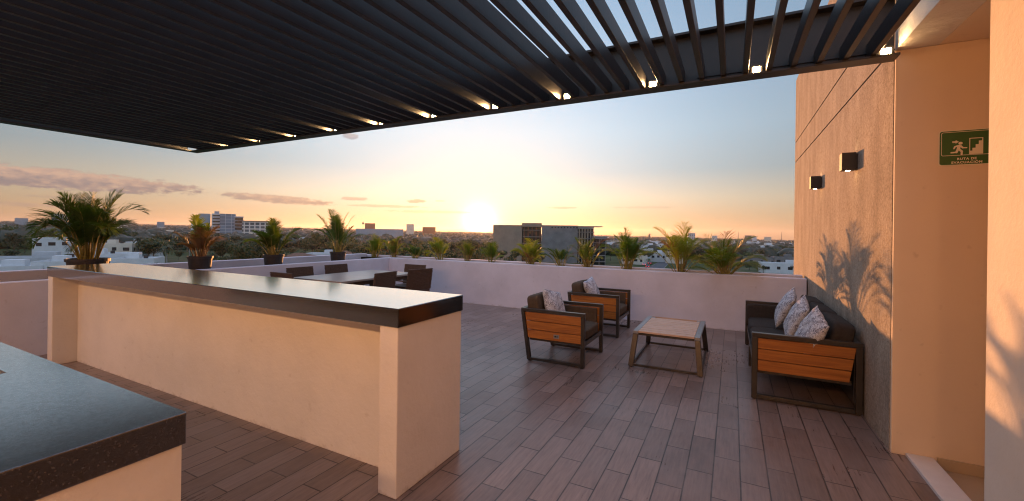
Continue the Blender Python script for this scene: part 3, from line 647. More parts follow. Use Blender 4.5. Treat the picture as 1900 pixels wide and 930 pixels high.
# ------------------------------------------------------------------ dining set
dt = empty('dining_table', (-6.33, 5.93, 0), label='long pale topped dining table by the left parapet, ringed by brown chairs', cat='table')
MB().box(-.62, .62, -.95, .95, .715, .75).build('tabletop', M['tabletop'], dt, bevel=.004)
m = MB(); m.box(-.56, .56, -.89, -.86, .64, .714); m.box(-.56, .56, .86, .89, .64, .714); m.box(-.56, -.53, -.859, .859, .64, .714); m.box(.53, .56, -.859, .859, .64, .714); m.build('apron', M['wicker'], dt)
for sx in (-.54, .54):
    for sy in (-.87, .87): MB().box(sx-.035, sx+.035, sy-.035, sy+.035, .001, .714).build('leg', M['wicker'], dt)
def make_dining_chair():
    # origin at the middle of the seat, faces -X (its back at +X)
    c = empty('dining_chair', cat='chair', group='woven brown dining chairs round the long table')
    w = .28
    m = MB(); m.hexa([Vector(p) for p in ((.20, -w, .47), (.225, -w, .47), (.225, w, .47), (.20, w, .47), (.27, -w, .88), (.29, -w, .88), (.29, w, .88), (.27, w, .88))])
    m.build('backrest', M['wicker'], c, bevel=.006)
    m = MB()
    for i in range(15): z = .485+i*.0265; x = .2015+(z-.47)*.17; m.box(x-.003, x+.029, -w-.002, w+.002, z, z+.017)
    m.build('weave', M['wicker'], c)
    MB().box(-.24, .22, -w+.01, w-.01, .425, .465).build('seat', M['wicker'], c, bevel=.008)
    for x in (-.21, .20):
        for y in (-w+.03, w-.03): MB().box(x-.018, x+.018, y-.018, y+.018, .001, .424).build('leg', M['wicker'], c)
    for y in (-w+.01, w-.01):
        m = MB(); m.box(-.22, .24, y-.018, y+.018, .635, .66); m.box(-.22, -.185, y-.016, y+.016, .43, .634); m.build('armrest', M['wicker'], c, bevel=.003)
    return c
dc = make_dining_chair(); ch = [dc]+[copy_tree(dc) for _ in range(5)]
for c, (x, y, a, lb_) in zip(ch, ((-7.12, 5.47, 180, 'brown dining chair backed to the left parapet, nearer the bar'), (-7.12, 6.32, 180, 'brown dining chair backed to the left parapet, nearer the far corner'),
        (-5.62, 5.60, 4, 'brown dining chair on the deck side of the table, nearer the bar'), (-5.56, 6.55, -14, 'brown dining chair pulled out askew beside the far end of the table'),
        (-6.07, 6.98, 90, 'brown dining chair at the head of the table by the far parapet'), (-6.66, 4.86, -90, 'brown dining chair at the table end behind the bar, barely showing'))):
    c.location = (x, y, 0); c.rotation_euler = (0, 0, R(a)); c['label'] = lb_

# ------------------------------------------------------------------ palms
def make_palm(name, root, seed, n, height, spread, leaf, stemmat, lean=.0, dense=34, lw=.014, base_r=.07, curl=1., z0=0., leaflen=.34, erect=.55):
    r = random.Random(seed); fv = []; ff = []; st = MB()
    def tri(a, b, c): i = len(fv); fv.extend((a, b, c)); ff.append((i, i+1, i+2))
    def quad(a, b, c, d): i = len(fv); fv.extend((a, b, c, d)); ff.append((i, i+1, i+2, i+3))
    for k in range(n):
        az = k*2.39996+r.uniform(-1.1, 1.1); q = (k+.5)/n                     # inner fronds stand up, outer ones arch over
        el = R(86-38*q**1.2*(1.2-erect)*1.6+r.uniform(-12, 10)); Ln = height*(r.uniform(.62, 1.0) if r.random() < .8 else r.uniform(1.0, 1.18))
        br = base_r*math.sqrt(q)*r.uniform(.5, 1.); p = Vector((br*math.cos(az), br*math.sin(az), z0))
        bend = R(r.uniform(40, 78))*(.40+.75*q)*curl; seg = 14; pts = [p.copy()]; dirs = []
        tw = r.uniform(-.25, .25)
        for j in range(seg):
            s_ = j/seg; e = el-bend*max(0., (s_-.22))**1.5*1.6; a2 = az+tw*s_
            d = Vector((math.cos(e)*math.cos(a2)*spread, math.cos(e)*math.sin(a2)*spread, math.sin(e))).normalized(); dirs.append(d)
            p = p+d*Ln/seg; pts.append(p.copy())
        st.tube(pts[:10], .0085, .0035, 5); st.tube(pts[9:], .0035, .0012, 4)
        s0 = r.uniform(.34, .46)
        for j in range(dense):
            s_ = s0+(1-s0)*(j+.5)/dense; x = s_*seg; i0 = min(int(x), seg-1); fr = x-i0
            c = pts[i0].lerp(pts[i0+1], fr); d = dirs[i0]; side = d.cross(Vector((0, 0, 1)))
            if side.length < .05: side = Vector((-math.sin(az), math.cos(az), 0))
            side.normalize(); up = side.cross(d).normalized()
            ll = leaflen*Ln*math.sin(math.pi*(.16+.80*(s_-s0)/(1-s0)))**.8*r.uniform(.85, 1.1); ang = R(52-26*(s_-s0)/(1-s0)+r.uniform(-5, 5))
            for sg in (1, -1):
                dd = (d*math.cos(ang)+side*sg*math.sin(ang)*.92+up*r.uniform(.12, .38)).normalized()
                m1 = c+dd*ll*.5; tip = m1+(dd-Vector((0, 0, r.uniform(.25, .7)))).normalized()*ll*.5
                wv = up.cross(dd).normalized().lerp(up, .35).normalized()*lw*.5*(1.1-.4*s_)
                quad(c-wv*.5, c+wv*.5, m1+wv, m1-wv); tri(m1-wv, m1+wv, tip)
    b = MB(); b.v = [tuple(v) for v in fv]; b.f = ff
    o1 = b.build('fronds', leaf, root, fix=False); o2 = st.build('stems', stemmat, root, smooth=True, fix=False)
    return o1, o2

def pot(root, r, h):
    MB().lathe([(r*.72, 0), (r*.80, h*.3), (r*.93, h*.9), (r*.93, h*.9), (r, h*.905), (r*1.01, h), (r*.93, h), (r*.92, h*.9)], 28).build('pot', M['pot'], root, smooth=False, bevel=0)
    MB().lathe([(.001, h*.9), (r*.5, h*.91), (r*.915, h*.89)], 20).build('soil', M['soil'], root, smooth=True)
for (y, x, r, h, n, ph, sp, seed, leaf, stm, lb_) in (
    (2.62, -8.02, .235, .41, 64, .90, .42, 21, M['palm'], M['stem'], 'big bushy palm in a black pot beyond the left end of the bar'),
    (4.02, -7.98, .185, .385, 18, .50, .75, 22, M['dry'], M['drystem'], 'half dried palm with brown fronds in a black pot beyond the bar'),
    (5.32, -7.98, .185, .36, 24, .62, .6, 23, M['palm2'], M['stem'], 'young green palm in a black pot, third from the left'),
    (6.86, -7.98, .175, .36, 30, .90, .72, 24, M['palm'], M['stem'], 'slender upright palm in a black pot near the deck corner')):
    p = empty('potted_palm', (x, y, .747), label=lb_, cat='potted plant', group='palms in black pots along the left parapet')
    pot(p, r, h)
    er = {21: .5, 22: .7, 23: .6, 24: .62}[seed]
    f_, s_ = make_palm('palm', p, seed, n, ph, sp, leaf, stm, base_r=r*.55, z0=h*.9, dense={21: 40}.get(seed, 30), curl={21: 1.25, 22: 1.2, 23: 1.0, 24: .9}[seed], lw={21: .012, 22: .014, 23: .018, 24: .011}[seed], erect=er, leaflen={21: .30, 24: .24}.get(seed, .34))
    if seed == 22:
        f2, s2 = make_palm('palm', p, 31, 5, .62, .5, M['palm2'], M['stem'], base_r=.04, z0=h*.9, dense=16, curl=.4, lw=.03, erect=1.0); f2.name = 'young_fronds'; s2.name = 'young_stems'
PLF = 1
PL = [ # x, height, spread, fronds, leaf, label
 (-8.33, .62, .55, 15, 'palm2', 'small upright yellow-green palm planted at the far left corner of the planter'),
 (-7.66, .48, .6, 11, 'palm2', 'small golden palm planted second from the far left corner'),
 (-6.97, .40, .9, 13, 'palm', 'low bushy dark green palm planted behind the head of the dining table'),
 (-6.20, .56, .8, 14, 'palm2', 'golden green palm in the planter left of the setting sun'),
 (-5.43, .46, .7, 10, 'palm2', 'thin backlit palm in the planter just under the setting sun on the left'),
 (-4.80, .42, .9, 13, 'palm', 'short rounded palm in the planter right below the sun'),
 (-3.83, .52, 1.1, 15, 'palm2', 'wide golden palm planted in front of the beige end of the concrete building'),
 (-3.13, .46, .9, 12, 'palm', 'short green palm planted in front of the plain grey concrete wall'),
 (-2.58, .72, .9, 13, 'palm2', 'arching palm planted behind the farther armchair'),
 (-1.80, .84, .85, 26, 'palm', 'dense dark palm planted between the armchairs and the street'),
 (-.84, .98, 1.0, 21, 'palm2', 'tall loose palm planted behind the coffee table'),
 (-.12, .82, 1.35, 30, 'palm', 'widest dark palm of the planter, nearest to the stucco wall')]
for i, (x, h, sp, n, lf, lb_) in enumerate(PL):
    p = empty('planted_palm', (x, 8.33, .895), label=lb_, cat='palm', group='palms planted along the far parapet')
    make_palm('palm', p, 40+i, int(n*1.3), h*(.84 if h > .6 else 1.05), sp*.85, M[lf], M['stem'], base_r=.06+.002*n, dense=24, lw=.011, curl=1.1 if sp < 1 else 1.3, erect=.65 if sp < 1.2 else .4)

    p.rotation_euler = (R(rnd.uniform(-6, 6)), R(rnd.uniform(-6, 6)), rnd.uniform(0, 6))
    if i in (1, 4, 6, 8, 10, 11):
        f2, s2 = make_palm('palm', p, 90+i, 4, h*.9, sp*.9, M['dry'], M['drystem'], base_r=.05, dense=18, lw=.010, curl=1.2, erect=.6); f2.name = 'dry_fronds'; s2.name = 'dry_stems'

# ------------------------------------------------------------------ the city below
g = MB(); 
def gp(px, t): q = spot(px, t); return (q.x, q.y, q.z)
xs = [-9000, -3000, -900, -300, -60, 200, 900, 3000, 9000]; ys = [-200, 20, 120, 300, 700, 1500, 3500, 9000]
for y in ys:
    for x in xs: g.v.append((x, y, gz(x, y)))
for j in range(len(ys)-1):
    for i in range(len(xs)-1): a = j*len(xs)+i; g.f.append((a, a+1, a+len(xs)+1, a+len(xs)))
m, nt, b = mat('green_ground'); b.inputs['Roughness'].default_value = .95; b.inputs['Specular IOR Level'].default_value = .1
tc = N(nt, 'ShaderNodeTexCoord'); n1 = N(nt, 'ShaderNodeTexNoise'); n1.inputs['Scale'].default_value = .03; n1.inputs['Detail'].default_value = 12; n1.inputs['Roughness'].default_value = .7
L(nt, tc.outputs['Object'], n1.inputs['Vector']); cr = N(nt, 'ShaderNodeValToRGB'); e = cr.color_ramp.elements
e[0].position = .3; e[0].color = (.028, .045, .018, 1); e[1].position = .72; e[1].color = (.14, .115, .075, 1); x_ = e.new(.5); x_.color = (.055, .070, .026, 1)
L(nt, n1.outputs['Fac'], cr.inputs['Fac']); L(nt, cr.outputs[0], b.inputs['Base Color'])
tag(g.build('ground', m, fix=False), kind='structure')

rc = random.Random(99)
# --- tree kinds, each crown a cloud of leaf clumps on limbs
def crown_mesh(seed, rx, rz, lobes, nleaf, size, material):
    r = random.Random(seed); v = []; f = []
    L_ = [(Vector((r.gauss(0, rx*.42), r.gauss(0, rx*.42), r.uniform(-.35, .5)*rz)), r.uniform(.35, .6)*rx) for _ in range(lobes)]
    for k in range(nleaf):
        c, rad = r.choice(L_); d = Vector((r.gauss(0, 1), r.gauss(0, 1), r.gauss(0, 1))).normalized()
        p = c+Vector((d.x*rad, d.y*rad, d.z*rad*.75))*r.uniform(.55, 1.05)
        nn = (d+Vector((r.gauss(0, .6), r.gauss(0, .6), r.gauss(0, .6)))).normalized(); a = nn.orthogonal().normalized(); b_ = nn.cross(a)
        s_ = size*r.uniform(.5, 1.3); i = len(v); t = r.uniform(0, 6.28); a, b_ = a*math.cos(t)+b_*math.sin(t), b_*math.cos(t)-a*math.sin(t)
        v += [tuple(p-a*s_), tuple(p-b_*s_*.55+nn*s_*.2), tuple(p+a*s_*1.1), tuple(p+b_*s_*.6+nn*s_*.15)]; f.append((i, i+1, i+2, i+3))
    me = bpy.data.meshes.new('crown'); me.from_pydata(v, [], f); me.materials.append(material); return me
def trunk_mesh(seed, h, r0):
    r = random.Random(seed); m = MB(); m.tube([(0, 0, 0), (.1*h*r.uniform(-.3, .3), .05*h, h*.5), (0, .02*h, h)], r0, r0*.55, 7)
    for k in range(4):
        a = k*1.6+r.random(); m.tube([(0, .02*h, h*.85), (math.cos(a)*h*.25, math.sin(a)*h*.25, h*1.25), (math.cos(a)*h*.45, math.sin(a)*h*.45, h*1.5)], r0*.5, r0*.12, 5)
    me = bpy.data.meshes.new('trunk'); me.from_pydata(m.v, [], m.f); me.materials.append(M['bark']); return me
CR = [crown_mesh(1, 4.0, 3.0, 7, 900, .42, M['tree'][0]), crown_mesh(2, 5.0, 3.0, 9, 1100, .45, M['tree'][1]), crown_mesh(3, 3.6, 3.6, 7, 800, .40, M['tree'][0]),
      crown_mesh(4, 4.6, 2.6, 8, 800, .42, M['tree'][2]), crown_mesh(5, 3.2, 2.6, 6, 700, .38, M['tree'][1])]
TR = [trunk_mesh(1, 3.4, .28), trunk_mesh(2, 3.6, .34), trunk_mesh(3, 4.4, .25), trunk_mesh(4, 3.2, .3), trunk_mesh(5, 2.8, .22)]
CH = [5.2, 5.4, 6.4, 5.0, 4.4]
def tree(x, y, kind, s_, label, group):
    t = empty('broadleaf_tree', (x, y, gz(x, y)), rc.uniform(0, 6.28), label, 'tree', group); t.scale = (s_, s_, s_*rc.uniform(.88, 1.12))
    c = bpy.data.objects.new('crown', CR[kind]); col.objects.link(c); c.parent = t; c.location = (0, 0, CH[kind])
    k = bpy.data.objects.new('trunk', TR[kind]); col.objects.link(k); k.parent = t
    return t
# fan/royal palms
pm_v = MB(); rr_ = random.Random(5)
for k in range(22):
    az = k*2.4; el0 = R(rr_.uniform(-25, 70)); p = Vector((0, 0, 0)); Ln = rr_.uniform(2.4, 3.2); pts = [p.copy()]
    for j in range(6):
        e_ = el0-R(22)*j; p = p+Vector((math.cos(e_)*math.cos(az), math.cos(e_)*math.sin(az), math.sin(e_)))*Ln/6; pts.append(p.copy())
    for j in range(6):
        a, b_ = pts[j], pts[j+1]; d = (b_-a).normalized(); sd = d.cross(Vector((0, 0, 1))).normalized()
        for q_ in range(4):
            c = a.lerp(b_, q_/4)
            for sg in (1, -1):
                tip = c+sd*sg*.62*(1-j/9)+d*.35-Vector((0, 0, .32)); i = len(pm_v.v); pm_v.v += [tuple(c-d*.06), tuple(c+d*.09), tuple(tip)]; pm_v.f.append((i, i+1, i+2))
PCR = bpy.data.meshes.new('palm_crown'); PCR.from_pydata(pm_v.v, [], pm_v.f); PCR.materials.append(M['tree'][0])
tm = MB().tube([(0, 0, 0), (.05, 0, 4), (0, .05, 8)], .26, .15, 8); PTR = bpy.data.meshes.new('trunk'); PTR.from_pydata(tm.v, [], tm.f); PTR.materials.append(M['palmtrunk'])
def palm_tree(x, y, h, label, group, s_=1.):
    t = empty('palm_tree', (x, y, gz(x, y)), rc.uniform(0, 6.28), label, 'palm tree', group)
    c = bpy.data.objects.new('crown', PCR); col.objects.link(c); c.parent = t; c.location = (0, 0, h); c.scale = (s_,)*3
    k = bpy.data.objects.new('trunk', PTR); col.objects.link(k); k.parent = t; k.scale = (1, 1, h/8)

# --- houses
def house(px, t, w, d, h, rz, material, label, group=None, roof=None, windows=3, parts=True, name='house', tank=True, seed=0):
    r = random.Random(seed+int(px*7+t)); c = spot(px, t)
    o = empty(name, c, R(rz), label, 'house', group)
    MB().box(-w/2, w/2, -d/2, d/2, -1.5, h).build('walls', material, o)
    if roof == 'hip':
        e = .5; m_ = MB(); m_.v = [(-w/2-e, -d/2-e, h), (w/2+e, -d/2-e, h), (w/2+e, d/2+e, h), (-w/2-e, d/2+e, h), (-w/2+d/2, 0, h+1.7), (w/2-d/2, 0, h+1.7)]
        m_.f = [(0, 1, 5, 4), (1, 2, 5), (2, 3, 4, 5), (3, 0, 4), (3, 2, 1, 0)]; m_.build('roof', M['tile'], o)
    elif parts:
        m_ = MB(); q = .18; hh = .55
        m_.box(-w/2, w/2, -d/2, -d/2+q, h+.001, h+hh); m_.box(-w/2, w/2, d/2-q, d/2, h+.001, h+hh); m_.box(-w/2, -w/2+q, -d/2+q, d/2-q, h+.001, h+hh); m_.box(w/2-q, w/2, -d/2+q, d/2-q, h+.001, h+hh)
        m_.build('roof_parapet', material, o)
        if tank:
            x, y = r.uniform(-w/4, w/4), r.uniform(-d/4, d/4); MB().box(x-w*.12, x+w*.12, y-d*.15, y+d*.15, h+.002, h+1.9).build('roof_room', material, o)
            MB().lathe([(.001, h+1.2), (.55, h+1.2), (.55, h), (.55, h)][::-1], 10, (x+w*.25, y, 0)).build('water_tank', M['pot'], o)
    if parts:
        for i in range(windows):
            x = -w/2+(i+.5)*w/windows; ww = r.uniform(.5, 1.0); z0 = h-r.uniform(2.2, 2.6)
            MB().box(x-ww, x+ww, -d/2-.03, -d/2-.005, z0, z0+1.3).build('window', M['glassd'], o)
            if i < 2: MB().box(w/2+.005, w/2+.03, -d/2+(i+.6)*d/2.4-.6, -d/2+(i+.6)*d/2.4+.6, z0, z0+1.3).build('window', M['glassd'], o)
    return o
NB = 'white flat-roofed houses just beyond the left parapet'
for a in (
 (8, 112, 17, 13, 3.3, 62, 'white', 'low pale house with a long flat roof at the far left edge', 4),
 (62, 128, 22, 12, 4.3, 60, 'pvc', 'long grey-white roofed house left of the big potted palm', 5),
 (132, 118, 12, 10, 4.4, 55, 'white', 'white house right behind the big potted palm, dark windows in its side', 4),
 (118, 168, 14, 10, 8.6, 58, 'white', 'two storey white house rising behind the stems of the big palm', 4),
 (205, 135, 13, 10, 5.5, 52, 'white', 'white house right of the big potted palm with square windows', 4),
 (258, 128, 10, 9, 4.8, 50, 'white', 'small white house with a plain end wall, right of the big palm', 3),
 (222, 172, 11, 9, 6.9, 50, 'cream', 'cream house with a gable among the trees right of the big palm', 3),
 (270, 190, 10, 9, 7.0, 40, 'white', 'white house half hidden by palm trunks, right of the big palm', 3)):
    house(*a[:6], M[a[6]], a[7], windows=a[8])
house(556, 172, 13, 10, 3.6, 40, M['white'], 'white house with a brown hipped tile roof between the potted palms', roof='hip', windows=4)
house(600, 185, 12, 9, 4.2, 35, M['white'], 'flat white house behind the slender potted palm', windows=3)
house(640, 188, 9, 8, 4.0, 35, M['cream'], 'small brown roofed house right of the slender potted palm', roof='hip', windows=2)
RB = 'white houses around the street on the right'
for i, (px, t, w_, d_, h_, rz, ma) in enumerate(((1190, 300, 16, 10, 6, 10, 'white'), (1205, 330, 14, 12, 8, 0, 'white'), (1228, 260, 12, 10, 5, 5, 'white'), (1252, 250, 10, 9, 6, 10, 'cream'), (1178, 235, 12, 10, 4, 0, 'cream'),
    (1275, 420, 18, 12, 9, 0, 'white'), (1360, 480, 16, 10, 8, 0, 'white'), (1425, 430, 24, 12, 6, 5, 'white'), (1305, 560, 20, 14, 8, 0, 'cream'), (1395, 640, 20, 12, 9, 0, 'white'),
    (1420, 235, 20, 10, 5, 8, 'greyc'), (1462, 230, 14, 9, 5.5, 8, 'greyc'), (1452, 196, 18, 8, 4.2, 8, 'white'), (1210, 540, 20, 14, 8, 0, 'white'), (1150, 520, 20, 14, 8, 0, 'cream'))):
    house(px, t, w_, d_, h_, rz, M[ma], ['white house left of the street behind the dense palm, nearer one', 'taller white house behind the first one left of the street', 'white house at the head of the street', 'cream house at the right side of the street head', 'cream low house just right of the concrete building',
      'white block behind the tall loose palm', 'white house in the trees right of the widest palm, far off', 'row of white houses in the trees left of the stucco wall, far off', 'pale far house between the two right-hand palms', 'very far white house near the horizon by the stucco wall',
      'grey walled house at the edge of the green field', 'grey house partly cut off by the stucco wall', 'long low white house at the green field beside the stucco wall', 'far white house above the street, near the horizon', 'far cream house right of the concrete building'][i], windows=4)

# --- larger buildings
def block(name, px, t, w, d, h, rz, body, label, bands=0, bandm=None, top=None, cat='building'):
    c = spot(px, t); o = empty(name, c, R(rz), label, cat)
    MB().box(-w/2, w/2, -d/2, d/2, -2, h).build('body', body, o)
    if bands:
        for i in range(bands):
            z = h-(i+.5)*h/bands*.95-.6; m_ = MB(); m_.box(-w/2+.6, w/2-.6, -d/2-.05, -d/2-.01, z-.7, z+.7); m_.build('window_band', bandm or M['glassd'], o)
    if top:
        x0, x1, hh = top; MB().box(x0, x1, -d/4, d/4, h+.002, h+hh).build('roof_room', body, o)
    return o
def hgt(ytop, px, t):                              # roof height above the ground there for a roofline seen at that angle
    d = ray(px, ytop); return EYE+d.z*t-gz(d.x*t, d.y*t)
face = lambda px: math.degrees(math.atan2(-ray(px).x, ray(px).y))     # turn a front square to the bearing
def blockpx(name, p0, p1, yt, t, depth, body, label, turn=0, **kw):
    pc = (p0+p1)/2; w_ = abs((ray(p1)-ray(p0)).length)*t*math.cos(math.atan((pc-950)/FPX))**0 * .995
    w_ = (p1-p0)/FPX*t*math.cos(math.atan((pc-950)/FPX))
    return block(name, pc, t, w_, depth, hgt(yt, pc, t), face(pc)+turn, body, label, **kw)
T_ = 430
a = blockpx('apartment_tower', 369, 390, 397, T_, 16, M['bluec'], 'left one of the twin blue-grey towers, with a plain side and ribbed windows', bands=0)
b2 = empty('x'); bpy.data.objects.remove(b2)
m_ = MB(); w1 = 12.; hh = hgt(396.5, 380, T_)
for i in range(9): m_.box(6.4, 12.6, -8.3, -8.05, hh-2.5-i*3.0, hh-1.1-i*3.0)
MB().box(5.75, 12.9, -8, 8, -2, hh).build('ribbed_wing', M['white'], a); m_.build('window_band', M['glassd'], a)
MB().box(8.0, 12.0, -4, 4, hh+.01, hh+2.6).build('lift_room', M['bluec'], a)
b_ = blockpx('apartment_tower', 408, 437, 397.5, T_, 16, m_facade('glass_grid', (.42, .47, .52), (.20, .26, .33), 5., 3.1, .18), 'right one of the twin towers, glassy, with a stepped terrace side')
hb = hgt(403, 440, T_); m_ = MB(); m_.box(5.5, 12.9, -9.5, 6, -2, hb); m_.build('terrace_wing', M['bluec'], b_)
m_ = MB()
for i in range(4): m_.box(6, 12.6, -9.8, -9.55, hb-3.2-i*3.2, hb-.9-i*3.2)
m_.build('window_band', M['glassd'], b_); MB().box(5.2, 13.3, -9.9, 6, hb+.01, hb+.5).build('terrace_slab', M['white'], b_)
c_ = blockpx('apartment_block', 450, 512, 411.5, 410, 18, m_facade('balcony_grid', (.60, .58, .55), (.10, .12, .14), 4.2, 3.2, .5), 'long low cream block with a flat roof right of the twin towers')
MB().box(-17, 16.5, -9.6, 9, hgt(411.5, 481, 410)+.01, hgt(411.5, 481, 410)+.5).build('roof_slab', M['tile'], c_)
blockpx('far_block', 96, 134, 397.5, 620, 20, m_facade('far_grid_a', (.30, .31, .34), (.14, .15, .18), 6, 3.4, .8), 'grey far block standing behind the big potted palm')
blockpx('far_block', 27, 52, 405, 900, 20, M['bluec'], 'pale far block on the horizon at the far left')
blockpx('far_block', 291, 305, 412, 800, 16, M['bluec'], 'small far block on the horizon left of the twin towers')
blockpx('far_block', 354, 362, 412.5, 600, 10, M['white'], 'tiny white block just left of the twin towers')
blockpx('far_block', 677, 696, 414.5, 900, 18, M['redb'], 'red-brown far block on top of the long grey building')
blockpx('warehouse', 662, 748, 425, 520, 26, M['bluec'], 'long low grey-white building behind the small golden palms')
blockpx('far_block', 754, 768, 416, 850, 16, M['cream'], 'slim beige far block left of the sun')
blockpx('far_block', 784, 808, 421.5, 800, 18, M['redb'], 'wide reddish far block left of the sun')
blockpx('far_block', 1277, 1290, 432.5, 950, 16, m_facade('far_grid_b', (.55, .56, .58), (.2, .22, .25), 4, 3.3, .7), 'white far block above the tall loose palm')
blockpx('far_block', 1321, 1331, 437.5, 1000, 14, M['white'], 'small pale far block above the widest palm')
blockpx('far_block', 1382, 1394.5, 437, 1000, 14, M['greyc'], 'grey far block on the horizon left of the stucco wall')
blockpx('far_block', 1396, 1404, 439, 1050, 14, M['white'], 'pale far block just right of the grey one on the horizon')
blockpx('far_block', 1418, 1431, 440, 1100, 14, M['cream'], 'low cream far block on the horizon nearest to the stucco wall')
for px, yt, t_, lb_ in ((673.5, 411, 880, 'lattice mast beside the red-brown far block'), (1205, 433, 700, 'dark slim water tower on the horizon above the dense palm'), (1370, 430, 900, 'thin mast on the horizon above the widest palm'), (1450, 431, 900, 'thin mast on the horizon beside the stucco wall')):
    c = spot(px, t_); h_ = hgt(yt, px, t_); m_ = MB().tube([(0, 0, -1), (0, 0, h_)], .8, .25, 5)
    if px < 1300: m_.box(-1.3, 1.3, -1.3, 1.3, h_-6, h_-2)
    o = m_.build('mast', M['greyc'], loc=c); tag(o, lb_, 'mast')

# --- the big concrete building by the sun
D = 235.; P0 = spot(916, D); P1 = spot(1103, D*1.0)
cb_ = empty('concrete_building', spot(1009, D), R(face(1009)), 'big grey concrete building with glazed bays and a jutting roof, right of the sun', 'building')
sc_ = D/FPX/math.cos(math.atan(59/FPX))**0
def bx(px): return (px-1009)*sc_
H0 = hgt(417.5, 1009, D)
MB().box(bx(916), bx(969), -4, 14, -2, H0-.3).build('beige_wall', M['beigec'], cb_)
MB().box(bx(970), bx(1004), -1, 14, -2, H0-1.2).build('bay_back', M['glassd'], cb_)
for i in range(5): MB().box(bx(969.3), bx(1004.4), -3.6, -1.02, H0-3.2-i*3.6, H0-2.8-i*3.6).build('floor_slab', M['greyc'], cb_)
m_ = MB()
for i in range(5): x = bx(973+i*7.3); m_.box(x-.12, x+.12, -3.2, -3.0, -2, H0-1.3)
m_.build('bay_post', M['redb'], cb_)
MB().box(bx(968.6), bx(1005), -4.6, 13, H0-1.19, H0+.9).build('bay_roof', M['beigec'], cb_)
g_ = MB().box(bx(1005.2), bx(1070), -5, 14, -2, H0-.2).build('concrete_wall', M['greyc'], cb_)
m_ = MB()
for i in range(9): x = bx(1024+i*5.6); m_.box(x-.35, x+.35, -5.03, -5.005, H0-1.7, H0-1.1)
m_.build('vent_row', M['glassd'], cb_)
MB().box(bx(1070.3), bx(1099), -2, 14, -2, H0-1.8).build('bay_back', M['glassd'], cb_)
for i in range(5): MB().box(bx(1070.5), bx(1100), -4.6, -2.02, H0-3.9-i*3.5, H0-3.5-i*3.5).build('floor_slab', M['greyc'], cb_)
m_ = MB()
for i in range(6): x = bx(1073+i*5.2); m_.box(x-.14, x+.14, -4.2, -4.0, -2, H0-1.9)
m_.build('bay_post', M['cream'], cb_)
MB().box(bx(1068), bx(1114), -5.6, 10, H0-.85, H0-.45).build('jutting_roof', M['greyc'], cb_); MB().box(bx(1070.2), bx(1099), -4.7, 12, H0-1.75, H0-.86).build('fascia', M['white'], cb_)
lw_ = empty('low_annex', spot(1112, D-12), R(face(1112)), 'lower concrete annex with open floors right of the big concrete building', 'building')
ha = hgt(439, 1112, D-12); MB().box(-3, 3, -3, 8, -2, ha-1.3).build('bay_back', M['glassd'], lw_)
for i in range(4): MB().box(-3.2, 3.3, -4.6, -3.02, ha-3.4-i*3.2, ha-3.1-i*3.2).build('floor_slab', M['greyc'], lw_)
for i in range(3): MB().box(-3.1+i*3, -2.8+i*3, -4.4, -4.1, -2, ha-1.31).build('column', M['greyc'], lw_)
MB().box(-3.8, 3.9, -5, 8, ha-1.29, ha).build('roof_slab', M['greyc'], lw_)

# --- street and cars
def gpt(px, py):
    d = ray(px, py); t = 100.
    for _ in range(30): t = (gz(d.x*t, d.y*t)-EYE)/d.z
    return Vector((d.x*t, d.y*t, gz(d.x*t, d.y*t)))
A, B, C_, D_ = gpt(1190, 503), gpt(1228, 503), gpt(1243, 486), gpt(1229, 484)
A2, B2 = A+(A-D_)*1.2, B+(B-C_)*1.2; C2, D2 = C_+(C_-B)*.8, D_+(D_-A)*.8
up = Vector((0, 0, .05)); m_ = MB(); m_.v = [tuple(p+up) for p in (A2, B2, C2, D2)]; m_.f = [(0, 1, 2, 3)]
tag(m_.build('road', M['asphalt']), kind='structure')
kx = (A2-B2).normalized()
for P_, Q_ in ((A2, D2), (B2, C2)):
    m_ = MB().bar(P_+up*2, Q_+up*2, .3, .15); tag(m_.build('kerb', M['greyc']), kind='structure')
def car_mesh(c):
    root = empty('parked_car'); m_ = MB()
    m_.prism([(-2.15, .35), (2.15, .35), (2.2, .75), (1.3, .92), (-1.9, .95), (-2.2, .8)], 'Y', -.85, .85); m_.build('body', c, root, bevel=.05)
    MB().prism([(-1.7, .951), (1.15, .93), (.45, 1.42), (-1.1, 1.45)], 'Y', -.74, .74).build('windows', M['glassd'], root, bevel=.03)
    MB().prism([(-1.12, 1.452), (.46, 1.422), (.40, 1.47), (-1.05, 1.50)], 'Y', -.70, .70).build('roof', c, root)
    for x in (-1.35, 1.35):
        for y in (-.8, .8): w_ = MB().lathe([(.001, -.1), (.32, -.1), (.32, .1), (.001, .1)], 14).build('wheel', M['pot'], root, loc=(x, y, .32)); w_.rotation_euler = (math.pi/2, 0, 0)
    for y in (-.6, .6): MB().box(-2.22, -2.17, y-.18, y+.18, .62, .78).build('tail_light', M['redlamp'], root)
    return root
M['redlamp'] = m_emit('tail_lamp', (1, .05, .04), .5)
M['carw'] = simple('white_car_paint', (.6, .6, .62), .25, 0, .5, .03, 1, coat=.5); M['carb'] = simple('dark_blue_car_paint', (.05, .07, .12), .25, 0, .5, .03, 1, coat=.5); M['carr'] = simple('red_car_paint', (.45, .04, .05), .3, 0, .5, .03, 1, coat=.5)
dirv = (C_-B).normalized(); ang = math.atan2(dirv.y, dirv.x)
